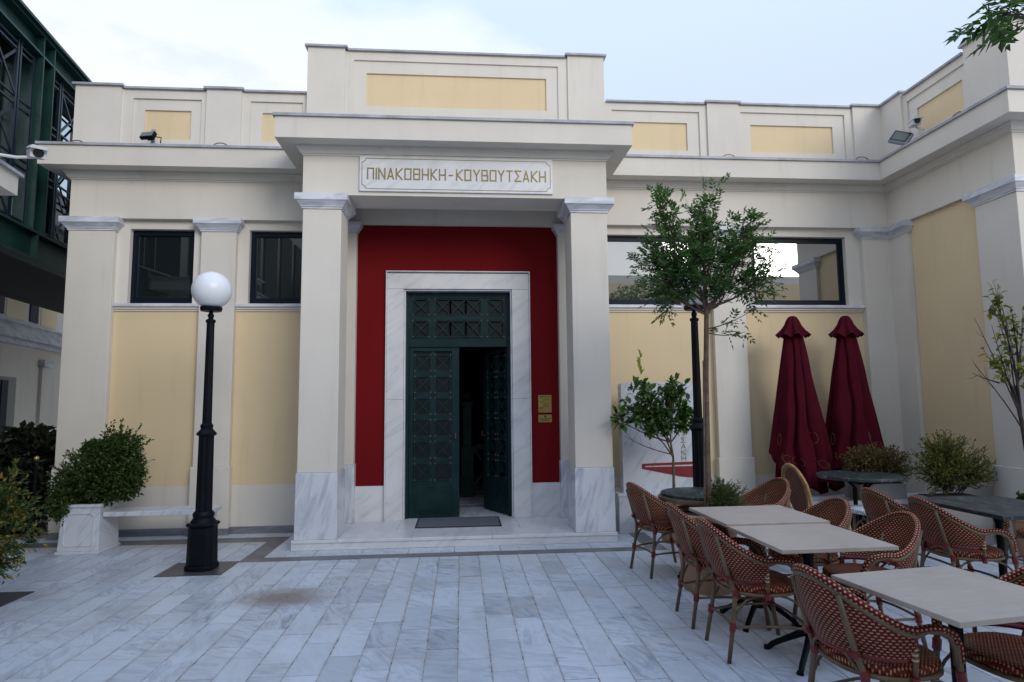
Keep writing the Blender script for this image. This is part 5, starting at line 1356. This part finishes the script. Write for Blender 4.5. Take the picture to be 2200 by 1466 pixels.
# ---- broad leaf helper for citrus like trees
def broad_tree(name, label, cat, base, trunk, lobes, lm, leaf_len, seed, per=4, wmat='darkbark', bare=(), extra=None, wd_r=.016, group=None):
    rg = random.Random(seed); wd, lv = MB(), MB()
    t_ = thing(name, label, cat, base, 0, group)
    tk = [Vector(p) for p in trunk]; m_ = len(tk)
    wd.tube(tk, [wd_r*(1 - .45*i/(m_-1)) for i in range(m_)], 8)
    top = tk[-1]
    for c, rad, n in lobes:
        c = Vector(c); br_ = curve(tk[-1 - (rg.random() < .35)], c, (rg.uniform(-.05, .05), rg.uniform(-.05, .05), -.02), 6)
        wd.tube(br_, [wd_r*.5, wd_r*.45, wd_r*.4, wd_r*.33, wd_r*.28, wd_r*.22, wd_r*.15], 5, False)
        for i in range(n):
            d = rnd_unit(rg); tip = c + Vector((d.x*rad[0], d.y*rad[1], d.z*rad[2]))*rg.uniform(.4, 1)
            s_ = br_[rg.randrange(2, 7)]; tw = curve(s_, tip, (rg.uniform(-.02, .02), rg.uniform(-.02, .02), rg.uniform(-.01, .03)), 3); wd.tube(tw, [.004, .003, .0025, .0015], 3, False)
            ax = (tw[-1] - tw[0]).normalized()
            for j in range(per):
                p = tw[1].lerp(tw[3], (j + .6)/per); dd_ = (ax*.6 + rnd_unit(rg)*.8 + Vector((0, 0, -.05))).normalized(); l2 = leaf_len*rg.uniform(.6, 1.15)
                lv.bigleaf(p, dd_, Vector((0, 0, 1)) + rnd_unit(rg)*.6, l2, l2*.52)
    for a_, e_ in bare:
        tw = curve(a_, e_, (rg.uniform(-.03, .03), 0, rg.uniform(-.04, .02)), 5); wd.tube(tw, [.009, .007, .006, .005, .0035, .002], 5, False)
        for j in range(3):
            p = tw[2 + j]; d = ((tw[-1] - tw[0]).normalized() + rnd_unit(rg)*.8); wd.tube([p, p + d*.06, p + d*.12 + Vector((0, 0, .02))], [.003, .002, .0012], 3, False)
    lv.build('crown', M[lm], t_); wd.build('trunk', M[wmat], t_, smooth='all')
    if extra:
        lv = MB()
        for p, d, n in extra:
            p = Vector(p); d = Vector(d)
            for j in range(n):
                q_ = p + d*(j/n); dd_ = (d.normalized() + rnd_unit(rg)*.7).normalized(); lv.bigleaf(q_, dd_, Vector((0, 0, 1)) + rnd_unit(rg)*.5, leaf_len*.9, leaf_len*.36)
        lv.build('new_growth', M['fresh_leaf'], t_)
    return t_
broad_tree('citrus_tree', 'small bushy citrus tree standing in front of the veined marble monument', 'tree', (2.44, 7.2, 0),
    [(2.44, 7.2, .30), (2.44, 7.2, .62), (2.445, 7.2, .95), (2.42, 7.2, 1.12)],
    [((2.25, 7.2, 1.58), (.28, .24, .24), 40), ((1.98, 7.18, 1.50), (.20, .18, .18), 26), ((2.48, 7.2, 1.72), (.22, .22, .22), 34), ((2.10, 7.2, 1.75), (.16, .16, .16), 22), ((2.60, 7.18, 1.42), (.15, .16, .22), 32), ((2.25, 7.15, 1.35), (.28, .2, .14), 38), ((1.80, 7.18, 1.42), (.12, .12, .14), 10)],
    'citrus_leaf', .100, 41, 6, 'bark', [((2.44, 7.2, .98), (1.88, 7.18, 1.20))], [((2.09, 7.2, 1.90), (0, 0, .26), 9)], .020)
q = MB(); q.lathe([(.15, .003), (.19, .34), (.215, .35), (.215, .40), (.19, .40), (.18, .36)], (2.44, 7.2, 0), 28)
cpt = thing('terracotta_pot', 'terracotta pot of the citrus tree, hidden behind the round green table', 'pot', (2.44, 7.2, 0)); q.build('bowl', M['terracotta'], cpt, smooth=True)
q = MB(); q.lathe([(.178, .362), (.178, .372)], (2.44, 7.2, 0), 20); q.build('soil', M['soil'], cpt)

broad_tree('lemon_tree', 'sparse lemon tree with yellowing leaves and bare twigs at the right edge', 'tree', (5.78, 6.05, 0),
    [(5.78, 6.05, .35), (5.76, 6.05, .9), (5.72, 6.05, 1.35), (5.68, 6.05, 1.6)],
    [((5.55, 6.05, 2.62), (.10, .12, .26), 14), ((5.72, 6.05, 2.35), (.14, .16, .28), 16), ((5.50, 6.05, 1.95), (.16, .16, .35), 14), ((5.82, 6.05, 1.9), (.2, .2, .3), 14)],
    'yellow_leaf', .085, 43, 4, 'darkbark', [((5.74, 6.05, 1.25), (5.22, 6.02, 1.95)), ((5.70, 6.05, 1.45), (5.28, 6.03, 2.42)), ((5.5, 6.04, 1.75), (5.18, 6.0, 1.85)), ((5.68, 6.05, 1.5), (5.48, 6.05, 2.35)), ((5.68, 6.05, 1.55), (5.62, 6.05, 2.5))], None, .028)
q = MB(); q.lathe([(.16, .003), (.20, .36), (.22, .37), (.22, .42), (.2, .42), (.19, .38)], (5.78, 6.05, 0), 28)
cpt = thing('terracotta_pot', 'terracotta pot of the sparse lemon tree at the right edge', 'pot', (5.78, 6.05, 0)); q.build('bowl', M['terracotta'], cpt, smooth=True)
q = MB(); q.lathe([(.188, .382), (.188, .392)], (5.78, 6.05, 0), 20); q.build('soil', M['soil'], cpt)

# overhanging tree at the top right corner: trunk and most of the crown stand outside the frame
rg = random.Random(77); wd, lv = MB(), MB()
ot = thing('overhanging_tree', 'tree whose leafy branch hangs into the top right corner', 'tree', (3.75, 2.9, 0))
wd.tube([(3.75, 2.9, 0), (3.72, 2.9, 1.2), (3.66, 2.9, 2.4), (3.55, 2.9, 3.3)], [.05, .045, .04, .03], 8)
for c, rad, n in (((2.84, 2.85, 3.58), (.13, .18, .08), 10), ((2.70, 2.84, 3.58), (.06, .08, .05), 4), ((3.15, 2.85, 3.70), (.24, .28, .20), 18), ((3.7, 2.7, 3.9), (.4, .45, .3), 40), ((4.3, 2.9, 4.0), (.5, .6, .35), 60), ((4.9, 3.0, 4.1), (.4, .5, .4), 50)):
    c = Vector(c); br_ = curve((3.55, 2.9, 3.3), c, (0, 0, .06), 5); wd.tube(br_, [.012, .01, .008, .006, .005, .003], 5, False)
    for i in range(n):
        d = rnd_unit(rg); tip = c + Vector((d.x*rad[0], d.y*rad[1], d.z*rad[2])); tw = curve(br_[rg.randrange(3, 6)], tip, (0, 0, .01), 3); wd.tube(tw, [.003, .0025, .002, .001], 3, False)
        for j in range(3): pinnate(tw[1].lerp(tw[3], (j + 1)/3), (tip - br_[3]).normalized()*.5 + rnd_unit(rg)*.7, rg.uniform(.11, .15), 4, .066)
lv.build('crown', M['tree_leaf'], ot); wd.build('trunk', M['bark'], ot, smooth='all')

# bushes by the parasols, low marble bench and planters
def bush(name, label, loc, lobes, lm, ll, per, seed, wl=.4, tw_in=.3, r0=.004, dense=False):
    wd, lv = MB(), MB(); small_shrub(seed, loc, lobes, wd, lv, ll, per, 0, r0, .55, wl, tw_in)
    leaf_cloud(seed, [(c_, (r_[0]*.9, r_[1]*.9, r_[2]*.9)) for c_, r_, n_ in lobes], lv, 700 if dense else 110, ll*.9, wl)
    t_ = thing(name, label, 'bush', loc); lv.build('foliage', M[lm], t_); wd.build('branch', M['darkbark'], t_)
bush('russet_bush', 'rounded russet and green bush in front of the right parasol', (4.95, 7.30, .42), [((4.95, 7.30, .82), (.42, .25, .27), 260), ((4.78, 7.26, .85), (.24, .2, .22), 110), ((5.15, 7.26, .80), (.26, .2, .25), 110)], 'russet_leaf', .034, 20, 51, .5, .2, .0022, True)
bush('olive_green_bush', 'open twiggy yellow green bush against the yellow wing wall', (5.50, 6.80, .42), [((5.50, 6.80, .88), (.50, .34, .36), 230), ((5.30, 6.78, .80), (.26, .24, .28), 80), ((5.80, 6.80, .80), (.30, .24, .24), 80), ((5.45, 6.8, 1.08), (.30, .24, .18), 70)], 'olive_leaf', .034, 15, 53, .48, .35, .0035)
lb = thing('marble_bench', 'low white marble ledge bench behind the honey cane chair', 'bench', (4.4, 7.5, 0))
q = MB(); q.box(3.74, 6.0, 7.12, 7.62, .37, .42); q.build('seat', M['stele'], lb, bevel=.006)
for a, b_ in ((3.78, 4.05), (5.4, 5.7)): MB().box(a, b_, 7.16, 7.58, 0, .3695).build('support', M['stele'], lb, bevel=.005)
pb = thing('planter_box', 'grey stone planter box under the russet bush', 'planter', (4.95, 7.3, .42))
q = MB(); q.box(4.66, 5.24, 7.16, 7.46, .4205, .60); q.build('body', M['concrete'], pb, bevel=.006)
q = MB(); q.box(4.69, 5.21, 7.19, 7.43, .6005, .61); q.build('soil', M['soil'], pb)
pb = thing('planter_box', 'grey stone planter box under the twiggy yellow green bush', 'planter', (5.5, 6.8, 0))
q = MB(); q.box(5.2, 5.8, 6.6, 7.0, 0, .50); q.build('body', M['concrete'], pb, bevel=.006)
q = MB(); q.box(5.23, 5.77, 6.63, 6.97, .5005, .51); q.build('soil', M['soil'], pb)
wd, lv = MB(), MB(); small_shrub(61, (5.45, 5.75, .45), [((5.45, 5.75, .60), (.17, .15, .12), 40)], wd, lv, .06, 5, .03, .003, .8, .8)
iv = thing('ivy_plant', 'small trailing ivy like plant in a little pot at the right edge', 'plant', (5.45, 5.75, .45)); lv.build('foliage', M['ivy_leaf'], iv); wd.build('stem', M['darkbark'], iv)
q = MB(); q.lathe([(.09, .003), (.13, .42), (.145, .43), (.145, .47), (.12, .47), (.115, .44)], (5.45, 5.75, 0), 24)
cpt = thing('terracotta_pot', 'narrow terracotta pot of the trailing ivy like plant', 'pot', (5.45, 5.75, 0)); q.build('bowl', M['terracotta'], cpt, smooth=True)
q = MB(); q.lathe([(.113, .442), (.113, .45)], (5.45, 5.75, 0), 20); q.build('soil', M['soil'], cpt)
